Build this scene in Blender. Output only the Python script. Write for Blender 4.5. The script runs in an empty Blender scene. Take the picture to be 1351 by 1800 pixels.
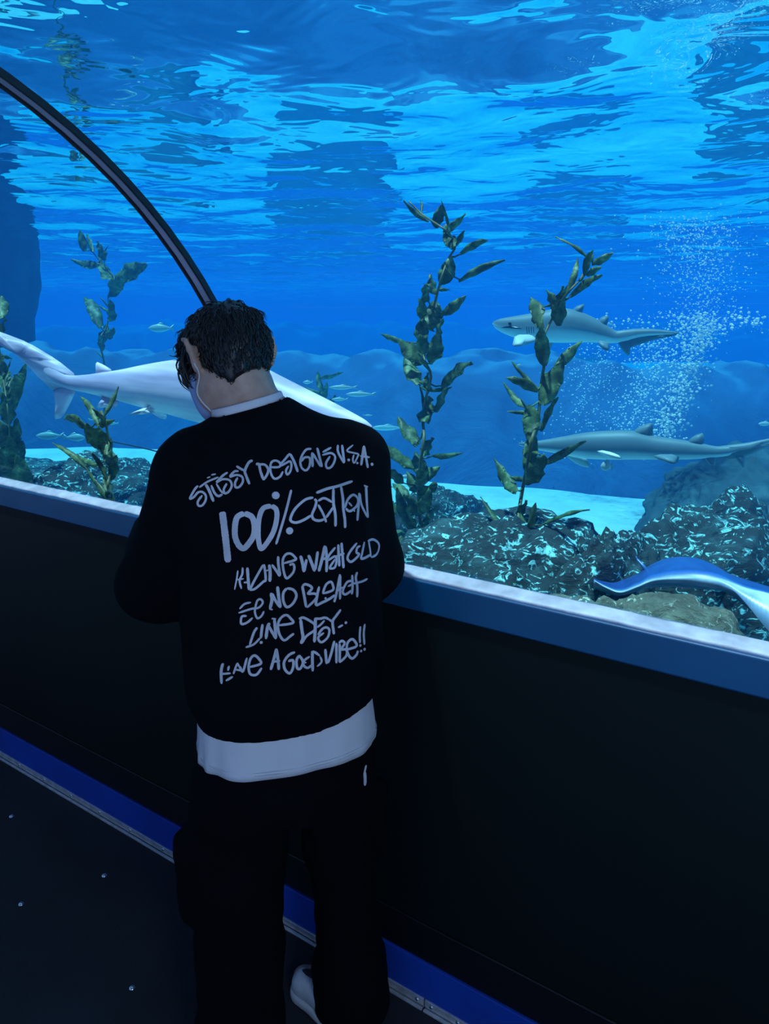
import bpy, bmesh, math, random, functools
import numpy as np
from mathutils import Vector, noise as mnoise
from mathutils.bvhtree import BVHTree

random.seed(7); RNG = np.random.default_rng(11)
scene = bpy.context.scene
COL = scene.collection

# ------------------------------------------------------------------ camera
F_PX, CX, CY = 1300.0, 675.5, 900.0
PITCH, YAW, CAM_H = math.radians(14.7), math.radians(34.2), 1.62
cam_data = bpy.data.cameras.new('camera'); cam = bpy.data.objects.new('camera', cam_data); COL.objects.link(cam)
cam.location = (0, 0, CAM_H); cam.rotation_euler = (math.pi/2 - PITCH, 0, YAW)
cam_data.sensor_fit = 'VERTICAL'; cam_data.sensor_height = 36.0; cam_data.lens = 36.0*F_PX/1800.0
cam_data.clip_start = 0.02; cam_data.clip_end = 200
scene.camera = cam

# ------------------------------------------------------------------ light and exposure
world = bpy.data.worlds.new('world'); scene.world = world; world.use_nodes = True
WB = world.node_tree.nodes['Background']
WB.inputs['Color'].default_value = (0.30, 0.50, 1.0, 1); WB.inputs['Strength'].default_value = 0.7
sun_data = bpy.data.lights.new('tank_daylight', 'SUN'); sun = bpy.data.objects.new('tank_daylight', sun_data); COL.objects.link(sun)
sun_data.energy = 6.9; sun_data.angle = math.radians(3); sun_data.color = (0.86, 0.92, 1.0)
sun.rotation_euler = Vector((0.16, 0.16, -1)).to_track_quat('-Z', 'Y').to_euler(); sun.location = (0, 6, 9)
lamp_data = bpy.data.lights.new('added_fill_lamp', 'AREA'); lamp = bpy.data.objects.new('added_fill_lamp', lamp_data); COL.objects.link(lamp)  # added fill lamp, unseen behind the viewer, to brighten the person's back
lamp_data.shape = 'DISK'; lamp_data.size = 0.5; lamp_data.energy = 12.0; lamp_data.color = (0.50, 0.70, 1.0)
lamp.location = (0.95, -0.25, 1.72); lamp.rotation_euler = Vector((-1.75, 1.25, -.55)).to_track_quat('-Z', 'Y').to_euler()
scene.view_settings.view_transform = 'Standard'; scene.view_settings.look = 'None'
scene.view_settings.gamma = 1.0; scene.view_settings.use_curve_mapping = False
scene.view_settings.exposure = 0.0
cy = scene.cycles
cy.max_bounces = 8; cy.diffuse_bounces = 3; cy.glossy_bounces = 4; cy.transmission_bounces = 4
cy.volume_bounces = 1; cy.transparent_max_bounces = 24
cy.caustics_reflective = False; cy.caustics_refractive = False
cy.use_denoising = True; cy.sample_clamp_indirect = 6.0

# water optics, per metre (r, g, b)
W_SCAT = (0.003, 0.0182, 0.052)
W_ABS = (0.400, 0.074, 0.027)

# ------------------------------------------------------------------ helpers
fw = np.array([-math.sin(YAW)*math.cos(PITCH), math.cos(YAW)*math.cos(PITCH), -math.sin(PITCH)])
rt = np.array([math.cos(YAW), math.sin(YAW), 0.0]); upv = np.cross(rt, fw)
hd = np.array([-math.sin(YAW), math.cos(YAW), 0.0])          # horizontal heading
EYE = np.array([0.0, 0.0, CAM_H])
def ray(x, y):
    d = fw*F_PX + rt*(x-CX) - upv*(y-CY); return d/np.linalg.norm(d)
def at_y(x, y, Y): d = ray(x, y); return EYE + d*(Y/d[1])
def at_z(x, y, z): d = ray(x, y); return EYE + d*((z-CAM_H)/d[2])
def at_r(x, y, R): return EYE + ray(x, y)*R
def L2W(p):                                                # (right, forward, up) of the viewer -> world
    p = np.asarray(p, float)
    return p[..., 0:1]*rt + p[..., 1:2]*hd + p[..., 2:3]*np.array([0, 0, 1.0])
def px_at(p): v = np.asarray(p)-EYE; return F_PX/(v@fw)      # pixels per metre at a place

def world_base(o):
    b = np.zeros(3)
    while o is not None: b = b+np.array(o.location); o = o.parent
    return b
def mk(name, verts, faces, mat=None, parent=None, origin=None, smooth=True, mats=None, sharp=None, fix=False):
    verts = np.asarray(verts, float)
    me = bpy.data.meshes.new(name)
    if origin is None: origin = world_base(parent) if parent is not None else np.zeros(3)
    origin = np.asarray(origin, float)
    me.from_pydata((verts-origin).tolist(), [], [tuple(int(i) for i in f) for f in faces])
    if fix:
        bm = bmesh.new(); bm.from_mesh(me); bmesh.ops.recalc_face_normals(bm, faces=bm.faces); bm.to_mesh(me); bm.free()
    me.validate(); me.update()
    if smooth: me.polygons.foreach_set('use_smooth', [True]*len(me.polygons))
    if sharp is not None: me.set_sharp_from_angle(angle=sharp)
    for m in (mats or ([mat] if mat else [])): me.materials.append(m)
    o = bpy.data.objects.new(name, me); COL.objects.link(o)
    if parent is not None:
        o.parent = parent; o.location = origin-world_base(parent)
    else: o.location = origin
    return o
def empty(name, loc):
    o = bpy.data.objects.new(name, None); COL.objects.link(o); o.location = tuple(loc); o.empty_display_size = 0.1
    return o
def tag(o, label=None, cat=None, group=None, kind=None):
    if label: o['label'] = label
    if cat: o['category'] = cat
    if group: o['group'] = group
    if kind: o['kind'] = kind
    return o

class MB:
    """collects boxes, tubes, sheets into one mesh"""
    def __init__(s): s.v = []; s.f = []; s.n = 0
    def add(s, v, f):
        v = np.asarray(v, float); s.v.append(v); s.f += [tuple(i+s.n for i in q) for q in f]; s.n += len(v)
    def box(s, lo, hi):
        (a, b, c), (d, e, g) = lo, hi
        v = [(a,b,c),(d,b,c),(d,e,c),(a,e,c),(a,b,g),(d,b,g),(d,e,g),(a,e,g)]
        s.add(v, [(3,2,1,0),(4,5,6,7),(0,1,5,4),(1,2,6,5),(2,3,7,6),(3,0,4,7)])
    def tube(s, pts, rad, n=8, caps=True):
        pts = np.asarray(pts, float); m = len(pts); rad = np.broadcast_to(rad, (m,))
        T = np.gradient(pts, axis=0); T /= np.linalg.norm(T, axis=1)[:, None]+1e-12
        a = np.array([0, 0, 1.0]) if abs(T[0][2]) < .9 else np.array([1.0, 0, 0])
        V = []
        for i in range(m):
            a = a-T[i]*(a@T[i]); a /= np.linalg.norm(a)+1e-12; b = np.cross(T[i], a)
            for k in range(n):
                t = 2*math.pi*k/n; V.append(pts[i]+rad[i]*(a*math.cos(t)+b*math.sin(t)))
        Fs = [(i*n+k, i*n+(k+1) % n, (i+1)*n+(k+1) % n, (i+1)*n+k) for i in range(m-1) for k in range(n)]
        if caps: Fs += [tuple(range(n))[::-1], tuple(range((m-1)*n, m*n))]
        s.add(V, Fs)
    def build(s, name, mat, parent=None, origin=None, smooth=False):
        return mk(name, np.concatenate(s.v), s.f, mat, parent, origin, smooth)

def spline(pts, n):
    """Catmull-Rom through pts, n samples"""
    P = np.asarray(pts, float); m = len(P)
    Q = np.vstack([2*P[0]-P[1], P, 2*P[-1]-P[-2]])
    out = []
    for u in np.linspace(0, m-1-1e-9, n):
        i = int(u); t = u-i; a, b, c, d = Q[i], Q[i+1], Q[i+2], Q[i+3]
        out.append(.5*((2*b)+(c-a)*t+(2*a-5*b+4*c-d)*t*t+(3*b-3*c+d-a)*t**3))
    return np.array(out)
def bevel(o, w, seg=2):
    m = o.modifiers.new('bevel', 'BEVEL'); m.width = w; m.segments = seg; m.limit_method = 'ANGLE'; return o

# ------------------------------------------------------------------ materials
def new_mat(name):
    m = bpy.data.materials.new(name); m.use_nodes = True; nt = m.node_tree
    return m, nt, nt.nodes['Principled BSDF'], nt.nodes['Material Output']
def N(nt, typ, **kw):
    n = nt.nodes.new(typ)
    for k, v in kw.items():
        if k.startswith('i_'): n.inputs[k[2:].replace('_', ' ')].default_value = v
        else: setattr(n, k, v)
    return n
def ramp(nt, stops, interp='LINEAR'):
    r = nt.nodes.new('ShaderNodeValToRGB'); e = r.color_ramp.elements; r.color_ramp.interpolation = interp
    while len(e) < len(stops): e.new(0.5)
    for q, (p, c) in zip(e, stops): q.position = p; q.color = (*c, 1) if len(c) == 3 else c
    return r
def plain(name, color, rough=.6, metal=0.0, spec=.5, var=0.0, scale=20, bump=0.0, bscale=60, sheen=0.0):
    m, nt, b, out = new_mat(name)
    b.inputs['Base Color'].default_value = (*color, 1); b.inputs['Roughness'].default_value = rough
    b.inputs['Metallic'].default_value = metal; b.inputs['Specular IOR Level'].default_value = spec
    if sheen: b.inputs['Sheen Weight'].default_value = sheen
    tc = N(nt, 'ShaderNodeTexCoord')
    if var:
        n = N(nt, 'ShaderNodeTexNoise'); n.inputs['Scale'].default_value = scale; n.inputs['Detail'].default_value = 4
        nt.links.new(tc.outputs['Object'], n.inputs['Vector'])
        r = ramp(nt, [(.3, tuple(c*(1-var) for c in color)), (.7, tuple(min(1, c*(1+var)) for c in color))])
        nt.links.new(n.outputs['Fac'], r.inputs['Fac']); nt.links.new(r.outputs['Color'], b.inputs['Base Color'])
    if bump:
        n = N(nt, 'ShaderNodeTexNoise'); n.inputs['Scale'].default_value = bscale; n.inputs['Detail'].default_value = 5
        nt.links.new(tc.outputs['Object'], n.inputs['Vector'])
        bp = N(nt, 'ShaderNodeBump'); bp.inputs['Strength'].default_value = bump; bp.inputs['Distance'].default_value = .01
        nt.links.new(n.outputs['Fac'], bp.inputs['Height']); nt.links.new(bp.outputs['Normal'], b.inputs['Normal'])
    return m
def attr_mix(name, stops, attr='tone', rough=.5, noise_amt=.15, nscale=14, bump=0.0, spec=.4):
    """colour from a per-vertex pattern value 0..1 plus a little noise"""
    m, nt, b, out = new_mat(name)
    a = N(nt, 'ShaderNodeAttribute'); a.attribute_name = attr
    tc = N(nt, 'ShaderNodeTexCoord')
    n = N(nt, 'ShaderNodeTexNoise'); n.inputs['Scale'].default_value = nscale; n.inputs['Detail'].default_value = 5
    nt.links.new(tc.outputs['Object'], n.inputs['Vector'])
    s = N(nt, 'ShaderNodeMath', operation='MULTIPLY_ADD'); s.inputs[1].default_value = noise_amt
    nt.links.new(n.outputs['Fac'], s.inputs[0])
    s2 = N(nt, 'ShaderNodeMath', operation='SUBTRACT'); s2.inputs[1].default_value = noise_amt*.5
    nt.links.new(a.outputs['Fac'], s2.inputs[0]); nt.links.new(s2.outputs[0], s.inputs[2])
    r = ramp(nt, stops); nt.links.new(s.outputs[0], r.inputs['Fac']); nt.links.new(r.outputs['Color'], b.inputs['Base Color'])
    b.inputs['Roughness'].default_value = rough; b.inputs['Specular IOR Level'].default_value = spec
    if bump:
        bp = N(nt, 'ShaderNodeBump'); bp.inputs['Strength'].default_value = bump; bp.inputs['Distance'].default_value = .01
        nt.links.new(n.outputs['Fac'], bp.inputs['Height']); nt.links.new(bp.outputs['Normal'], b.inputs['Normal'])
    return m
def set_attr(o, vals, name='tone'):
    a = o.data.attributes.new(name, 'FLOAT', 'POINT'); a.data.foreach_set('value', np.asarray(vals, np.float32))

def fbm(p, s, octv=5):
    return mnoise.fractal(Vector((p[0]*s, p[1]*s, p[2]*s)), 1.0, 2.1, octv)
# ================================================================== the tunnel
WALL_Y = 1.25; SILL_Z = 1.09
ARC_Y, ARC_Z, ARC_R, ARC_T = 0.364, 1.131, 0.923, 0.06
X0, X1 = -9.0, 5.0
SURF_Z = 2.35; SAND_Z = 0.55

M_floor = plain('dark_rubber_floor', (.022, .024, .031), rough=.75, var=.35, scale=3.0, bump=.15, bscale=160)
M_wall = plain('black_green_panel', (.0011, .0068, .0075), rough=.6, spec=.25, var=.15, scale=2)
M_black = plain('black_trim', (.002, .003, .007), rough=.5)
M_blue = plain('blue_painted_skirting', (.006, .075, .55), rough=.55, var=.12, scale=8)
M_sill = plain('dark_blue_steel', (.004, .085, .22), rough=.38, spec=.6, var=.12, scale=5, bump=.03, bscale=30)
M_metal = plain('brushed_aluminium', (.74, .76, .80), rough=.36, metal=.45, var=.2, scale=40)
M_screw = plain('bright_screw_head', (.85, .87, .92), rough=.25, metal=.9)
M_bead = plain('white_silicone', (.50, .56, .68), rough=.5, var=.25, scale=25, bump=.2, bscale=40)
M_rib = plain('navy_anodised_metal', (.46, .50, .66), rough=.4, metal=.1, var=.15, scale=12)
M_ribedge = plain('black_rubber_gasket', (.010, .013, .022), rough=.6)

b = MB(); b.box((X0, -1.6, -.06), (X1, WALL_Y+.1, 0.0)); tag(b.build('floor', M_floor), kind='structure')
b = MB(); b.box((X0, WALL_Y, 0.0), (X1, WALL_Y+.044, 1.02)); tag(b.build('wall_tank', M_wall), kind='structure')
b = MB(); b.box((X0, WALL_Y-.006, .132), (X1, WALL_Y, .236)); tag(bevel(b.build('trim_1', M_black), .002), kind='structure')
b = MB(); b.box((X0, WALL_Y-.012, .028), (X1, WALL_Y, .132)); tag(bevel(b.build('baseboard_tank', M_blue), .002), kind='structure')
# sill: fascia with a thin black reveal below it, ledge reaching back under the pane
b = MB(); b.box((X0, WALL_Y-.005, 1.02), (X1, WALL_Y+.044, SILL_Z)); tag(bevel(b.build('trim_2', M_sill), .004, 3), kind='structure')
# ragged white sealant bead between ledge and pane
vb, fb = [], []
xs = np.arange(X0, X1, .02)
for i, x in enumerate(xs):
    w = .004*mnoise.noise((x*9, 0, 0))+.0025*mnoise.noise((x*37, 4, 0))
    prof = [(WALL_Y+.000+w*1.0, SILL_Z), (WALL_Y+.005+w, SILL_Z+.005), (WALL_Y+.014, SILL_Z+.008), (WALL_Y+.024, SILL_Z+.010+w*.6), (WALL_Y+.033, SILL_Z+.014+w*1.1), (WALL_Y+.042, SILL_Z+.012), (WALL_Y+.042, SILL_Z)]
    vb += [(x, yy, zz) for yy, zz in prof]
    if i: fb += [((i-1)*7+k, i*7+k, i*7+(k+1) % 7, (i-1)*7+(k+1) % 7) for k in range(7)]
tag(mk('trim_3', vb, fb, M_bead), kind='structure')
# aluminium floor strips, each with its screws; a joint shows beside the right shoe
joint_x = float(at_z(752, 1752, .02)[0])
edges_x = [X0, joint_x-2.0, joint_x, joint_x+2.4, X1]
for i in range(4):
    a, c = edges_x[i]+.002, edges_x[i+1]-.002
    b = MB(); b.box((a, WALL_Y-.016, .009), (c, WALL_Y-.001, .029)); b.box((a, WALL_Y-.024, 0), (c, WALL_Y-.016, .006)); b.box((a, WALL_Y-.013, 0), (c, WALL_Y-.001, .009))
    o = tag(bevel(b.build('trim_%d' % (4+i), M_metal, origin=(a, WALL_Y-.012, 0)), .0012), kind='structure')
    for x in list(np.arange(a+.09, c-.03, .16))+[a+.018, c-.018]:
        s = MB(); t = np.linspace(0, 2*math.pi, 12, endpoint=False)
        ring = [(x+.0055*math.cos(q), WALL_Y-.016, .019+.0055*math.sin(q)) for q in t]+[(x+.004*math.cos(q), WALL_Y-.0185, .019+.004*math.sin(q)) for q in t]
        s.add(ring, [(k, (k+1) % 12, 12+(k+1) % 12, 12+k) for k in range(12)]+[tuple(range(12, 24))])
        s.build('screw', M_screw, o, smooth=False)
# small pale screws set in the floor
for k, (px, py, lab) in enumerate([(20, 1434, 'small pale screw head in the dark floor, nearest the left blue skirting'), (183, 1538, 'small pale screw head in the floor left of the black trousers'),
                              (37, 1588, 'small pale screw head in the floor at the far left'), (232, 1735, 'small pale screw head in the floor lowest beside the left trouser leg')]):
    c = at_z(px, py, 0.002); t = np.linspace(0, 2*math.pi, 14, endpoint=False)
    v = [c+(.0075*math.cos(q), .0075*math.sin(q), -.002) for q in t]+[c+(.0055*math.cos(q), .0055*math.sin(q), .0012) for q in t]
    o = mk('floor_screw', v, [(k2, (k2+1) % 14, 14+(k2+1) % 14, 14+k2) for k2 in range(14)]+[tuple(range(14, 28))], M_screw, origin=(c[0], c[1], 0))
    tag(o, lab, 'screw', 'screws in the floor')

# acrylic panes: quarter-metre steps of one long vault, jointed at SEAM_X
SEAMS = [-5.2, -1.20, 1.9]
def acrylic():
    m, nt, bs, out = new_mat('clear_acrylic'); nt.nodes.remove(bs)
    tr = N(nt, 'ShaderNodeBsdfTransparent'); tr.inputs['Color'].default_value = (.97, .985, 1, 1)
    gl = N(nt, 'ShaderNodeBsdfGlossy'); gl.inputs['Roughness'].default_value = .03
    ge = N(nt, 'ShaderNodeNewGeometry'); dt = N(nt, 'ShaderNodeVectorMath', operation='DOT_PRODUCT')
    nt.links.new(ge.outputs['Normal'], dt.inputs[0]); nt.links.new(ge.outputs['Incoming'], dt.inputs[1])
    ab = N(nt, 'ShaderNodeMath', operation='ABSOLUTE'); nt.links.new(dt.outputs['Value'], ab.inputs[0])
    om = N(nt, 'ShaderNodeMath', operation='SUBTRACT'); om.inputs[0].default_value = 1; nt.links.new(ab.outputs[0], om.inputs[1])
    pw = N(nt, 'ShaderNodeMath', operation='POWER'); pw.inputs[1].default_value = 5; nt.links.new(om.outputs[0], pw.inputs[0])
    fr = N(nt, 'ShaderNodeMath', operation='MULTIPLY_ADD'); fr.inputs[1].default_value = .5; fr.inputs[2].default_value = .006; nt.links.new(pw.outputs[0], fr.inputs[0])
    mx = N(nt, 'ShaderNodeMixShader')
    nt.links.new(fr.outputs[0], mx.inputs[0]); nt.links.new(tr.outputs[0], mx.inputs[1]); nt.links.new(gl.outputs[0], mx.inputs[2])
    nt.links.new(mx.outputs[0], out.inputs['Surface']); return m
M_acr = acrylic()
TH = np.linspace(-.042, math.pi*.78, 40)
def vault(xa, xb, r0, r1, th=TH):
    v, f = [], []; n = len(th)
    for x in (xa, xb):
        for r in (r0, r1):
            v += [(x, ARC_Y+r*math.cos(t), ARC_Z+r*math.sin(t)) for t in th]
    A, B, Cc, D = 0, n, 2*n, 3*n
    for k in range(n-1):
        f += [(A+k, A+k+1, Cc+k+1, Cc+k), (B+k+1, B+k, D+k, D+k+1), (A+k+1, A+k, B+k, B+k+1), (Cc+k, Cc+k+1, D+k+1, D+k)]
    f += [(A, Cc, D, B), (A+n-1, B+n-1, D+n-1, Cc+n-1)]
    return v, f
ends = [X0]+SEAMS+[X1]
for i in range(len(ends)-1):
    v, f = vault(ends[i]+.001, ends[i+1]-.001, ARC_R, ARC_R+.05); tag(mk('window_%d' % (i+1), v, f, M_acr, sharp=.6, fix=True), kind='structure')
# rib over each joint: metal channel between two black gaskets
for i, sx in enumerate(SEAMS):
    v, f = vault(sx-.012, sx+.012, ARC_R-.009, ARC_R-.0005); o = tag(bevel(mk('trim_%d' % (9+i), v, f, M_rib, origin=(sx, ARC_Y, ARC_Z), smooth=False), .003), kind='structure')
    for s in (-1, 1):
        v, f = vault(min(sx+s*.012, sx+s*.018), max(sx+s*.012, sx+s*.018), ARC_R-.012, ARC_R-.0005); mk('gasket', v, f, M_ribedge, o, smooth=False)

# unseen slab added over the tunnel: its edge keeps daylight off the walkway
M_shade_slab = plain('concrete', (.12, .13, .15), rough=.9, var=.2, scale=2)
b = MB(); b.box((-40, -12, 5.0), (40, 0.56, 5.3)); tag(b.build('shade_slab', M_shade_slab), kind='structure')

# made-up round housing for the added fill lamp, out of view by the vault
lz = Vector((-1.75, 1.25, -.55)).normalized(); la = lz.orthogonal().normalized(); lb = lz.cross(la); lc = Vector((0.95, -0.25, 1.72))
ring = lambda r, d: [tuple(lc-lz*d+(la*math.cos(q)+lb*math.sin(q))*r) for q in np.linspace(0, 2*math.pi, 32, endpoint=False)]
v = ring(.262, -.004)+ring(.275, -.004)+ring(.275, .03)+ring(.16, .075)
f = [(j*32+k, j*32+(k+1) % 32, (j+1)*32+(k+1) % 32, (j+1)*32+k) for j in range(3) for k in range(32)]+[tuple(range(96, 128))]
tag(mk('trim_20', v, f, M_black, origin=tuple(lc)), kind='structure')
# ================================================================== the water
def water_body():
    m, nt, bs, out = new_mat('sea_water'); nt.nodes.remove(bs)
    sd = max(W_SCAT); sc = N(nt, 'ShaderNodeVolumeScatter'); sc.inputs['Density'].default_value = sd
    sc.inputs['Color'].default_value = (*[c/sd for c in W_SCAT], 1); sc.inputs['Anisotropy'].default_value = 0.0
    ad = max(W_ABS); ab = N(nt, 'ShaderNodeVolumeAbsorption'); ab.inputs['Density'].default_value = ad
    ab.inputs['Color'].default_value = (*[1-c/ad for c in W_ABS], 1)
    # Volume Scatter itself absorbs nothing: scattering colour*density
    ad_ = N(nt, 'ShaderNodeAddShader'); nt.links.new(sc.outputs[0], ad_.inputs[0]); nt.links.new(ab.outputs[0], ad_.inputs[1])
    nt.links.new(ad_.outputs[0], out.inputs['Volume']); return m
M_water = water_body()
ro = ARC_R+.05
sec = [(40, -.6), (40, SURF_Z+.35), (ARC_Y-ro-.05, SURF_Z+.35), (ARC_Y-ro-.05, ARC_Z)]
th = np.linspace(math.pi, 0, 48); sec += [(ARC_Y+ro*math.cos(t), ARC_Z+ro*math.sin(t)) for t in th]
sec += [(ARC_Y+ro, -.6)]
n = len(sec); v = [(-45, y, z) for y, z in sec]+[(35, y, z) for y, z in sec]
f = [(k, (k+1) % n, n+(k+1) % n, n+k) for k in range(n)]+[tuple(range(n))[::-1], tuple(range(n, 2*n))]
o = mk('tank_water', v, f, M_water, smooth=False); tag(o, 'clear blue water filling the tank behind the panes', 'water', kind='structure')
bm = bmesh.new(); bm.from_mesh(o.data); bmesh.ops.recalc_face_normals(bm, faces=bm.faces)
bmesh.ops.triangulate(bm, faces=[q for q in bm.faces if len(q.verts) > 4]); bm.to_mesh(o.data); bm.free()

# ---- rippled surface seen from below
def surface_mat():
    m, nt, bs, out = new_mat('water_surface'); nt.nodes.remove(bs)
    tc = N(nt, 'ShaderNodeTexCoord'); mp = N(nt, 'ShaderNodeMapping'); mp.inputs['Scale'].default_value = (1, 1, 1)
    nt.links.new(tc.outputs['Object'], mp.inputs['Vector'])
    n1 = N(nt, 'ShaderNodeTexNoise'); n1.inputs['Scale'].default_value = 3.4; n1.inputs['Detail'].default_value = 2.2; n1.inputs['Distortion'].default_value = .6
    nt.links.new(mp.outputs[0], n1.inputs['Vector'])
    bp = N(nt, 'ShaderNodeBump'); bp.inputs['Strength'].default_value = .5; bp.inputs['Distance'].default_value = .026
    nt.links.new(n1.outputs['Fac'], bp.inputs['Height'])
    gl = N(nt, 'ShaderNodeBsdfGlossy'); gl.inputs['Roughness'].default_value = .0; gl.inputs['Color'].default_value = (.97, .99, 1, 1)
    tr = N(nt, 'ShaderNodeBsdfTransparent')
    fr = N(nt, 'ShaderNodeFresnel'); fr.inputs['IOR'].default_value = 1.33
    mx = N(nt, 'ShaderNodeMixShader')
    nt.links.new(bp.outputs[0], gl.inputs['Normal']); nt.links.new(bp.outputs[0], fr.inputs['Normal'])
    nt.links.new(fr.outputs[0], mx.inputs[0]); nt.links.new(tr.outputs[0], mx.inputs[1]); nt.links.new(gl.outputs[0], mx.inputs[2])
    nt.links.new(mx.outputs[0], out.inputs['Surface']); return m
xs = np.arange(-22, 14.01, .075); ys = np.arange(-2.5, 26.01, .075)
X, Y = np.meshgrid(xs, ys, indexing='ij'); Z = np.zeros_like(X); r2 = np.random.default_rng(3)
for lam in np.geomspace(.35, 3.2, 46):
    a = r2.uniform(0, 2*math.pi); k = 2*math.pi/lam; ph = r2.uniform(0, 6.28)
    Z += .0016*lam**.85*np.sin(k*(X*math.cos(a)+Y*math.sin(a))+ph+.6*np.sin(.5*X+.7*Y+ph))
nx, ny = X.shape
V = np.stack([X, Y, SURF_Z+Z], -1).reshape(-1, 3)
I = np.arange(nx*ny).reshape(nx, ny)
Fq = np.stack([I[:-1, :-1], I[1:, :-1], I[1:, 1:], I[:-1, 1:]], -1).reshape(-1, 4)
o = mk('water_surface', V, Fq, surface_mat()); tag(o, 'rippled underside of the water surface with bright cyan reflections', 'water', kind='structure')

# ---- sand bed
def sand_mat():
    m, nt, bs, out = new_mat('pale_sand')
    tc = N(nt, 'ShaderNodeTexCoord')
    n1 = N(nt, 'ShaderNodeTexNoise'); n1.inputs['Scale'].default_value = 3.0; n1.inputs['Detail'].default_value = 8; n1.inputs['Roughness'].default_value = .7
    nt.links.new(tc.outputs['Object'], n1.inputs['Vector'])
    r = ramp(nt, [(.3, (.28, .44, .50)), (.5, (.38, .57, .63)), (.72, (.50, .71, .76))]); nt.links.new(n1.outputs['Fac'], r.inputs['Fac'])
    nt.links.new(r.outputs['Color'], bs.inputs['Base Color']); bs.inputs['Roughness'].default_value = .95
    bp = N(nt, 'ShaderNodeBump'); bp.inputs['Strength'].default_value = .5; bp.inputs['Distance'].default_value = .05
    nt.links.new(n1.outputs['Fac'], bp.inputs['Height']); nt.links.new(bp.outputs[0], bs.inputs['Normal']); return m
M_sand = sand_mat()
xs = np.arange(-40, 30.01, .25); ys = np.concatenate([np.arange(1.36, 20, .2), np.arange(20, 39.5, 1)])
X, Y = np.meshgrid(xs, ys, indexing='ij'); Z = np.empty_like(X)
for i in range(X.shape[0]):
    for j in range(X.shape[1]): Z[i, j] = SAND_Z+.05*mnoise.noise((X[i, j]*.6, Y[i, j]*.6, 0))+.02*mnoise.noise((X[i, j]*2, Y[i, j]*2, 5))
nx, ny = X.shape; I = np.arange(nx*ny).reshape(nx, ny)
tag(mk('sand_bed', np.stack([X, Y, Z], -1).reshape(-1, 3), np.stack([I[:-1, :-1], I[1:, :-1], I[1:, 1:], I[:-1, 1:]], -1).reshape(-1, 4), M_sand), 'pale rippled sand covering the tank bottom', 'sand', kind='structure')

# ---- rocks
def rock_mat(name, dark, mid, light, speck=(.30, .78, .80), thr=.62, scale=9.0, stretch=(1, 1, 1)):
    m, nt, bs, out = new_mat(name)
    tc = N(nt, 'ShaderNodeTexCoord'); mp = N(nt, 'ShaderNodeMapping'); mp.inputs['Scale'].default_value = stretch; nt.links.new(tc.outputs['Object'], mp.inputs['Vector'])
    n1 = N(nt, 'ShaderNodeTexNoise'); n1.inputs['Scale'].default_value = scale*.45; n1.inputs['Detail'].default_value = 9; n1.inputs['Roughness'].default_value = .65; n1.inputs['Distortion'].default_value = .8
    nt.links.new(mp.outputs[0], n1.inputs['Vector'])
    r1 = ramp(nt, [(.30, dark), (.52, mid), (.72, light)]); nt.links.new(n1.outputs['Fac'], r1.inputs['Fac'])
    n2 = N(nt, 'ShaderNodeTexNoise'); n2.inputs['Scale'].default_value = scale*1.9; n2.inputs['Detail'].default_value = 6; n2.inputs['Roughness'].default_value = .62; n2.inputs['Distortion'].default_value = 1.6
    nt.links.new(mp.outputs[0], n2.inputs['Vector'])
    r2_ = ramp(nt, [(thr-.045, (0, 0, 0)), (thr+.03, (1, 1, 1))]); nt.links.new(n2.outputs['Fac'], r2_.inputs['Fac'])
    mx = N(nt, 'ShaderNodeMix', data_type='RGBA'); nt.links.new(r2_.outputs['Color'], mx.inputs[0]); nt.links.new(r1.outputs['Color'], mx.inputs[6]); mx.inputs[7].default_value = (*speck, 1)
    nt.links.new(mx.outputs[2], bs.inputs['Base Color']); bs.inputs['Roughness'].default_value = .8
    bp = N(nt, 'ShaderNodeBump'); bp.inputs['Strength'].default_value = .8; bp.inputs['Distance'].default_value = .04
    nt.links.new(n1.outputs['Fac'], bp.inputs['Height']); nt.links.new(bp.outputs[0], bs.inputs['Normal']); return m
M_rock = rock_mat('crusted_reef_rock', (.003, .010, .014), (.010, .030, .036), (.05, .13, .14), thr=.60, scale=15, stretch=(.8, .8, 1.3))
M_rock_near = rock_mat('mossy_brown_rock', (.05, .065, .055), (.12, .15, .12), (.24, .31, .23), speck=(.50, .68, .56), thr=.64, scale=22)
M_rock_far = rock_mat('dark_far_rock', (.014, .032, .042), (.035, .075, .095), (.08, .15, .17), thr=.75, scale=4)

@functools.lru_cache(None)
def ico(sub):
    bm = bmesh.new(); bmesh.ops.create_icosphere(bm, subdivisions=sub, radius=1.0)
    v = np.array([q.co[:] for q in bm.verts]); f = [tuple(q.index for q in p.verts) for p in bm.faces]; bm.free(); return v, f
def rock(name, c, size, mat, label, seed=0, amp=.24, freq=1.3, rough=.035, sub=6, flat=.0, cut_y=None, group=None, floor_z=None):
    v, f = ico(sub); out = np.empty_like(v)
    for i, p in enumerate(v):
        q = p*freq+seed*7.31
        d = 1+amp*fbm(q, 1.0, 4)+rough*(abs(mnoise.noise(Vector(q*5)))*2-.5)+rough*.6*mnoise.noise(Vector(q*13))
        out[i] = p*d
    out = out*np.asarray(size)
    out += np.asarray(c)
    if cut_y is not None: out[:, 1] = np.maximum(out[:, 1], cut_y+.02*np.sin(out[:, 0]*9))
    zb = SAND_Z-.15 if floor_z is None else floor_z
    out[:, 2] = np.maximum(out[:, 2], zb)
    o = mk(name, out, f, mat, origin=(c[0], c[1], max(zb, SAND_Z-.05)))
    tag(o, label, 'rock', group); return o
ROCKS = []
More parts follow.
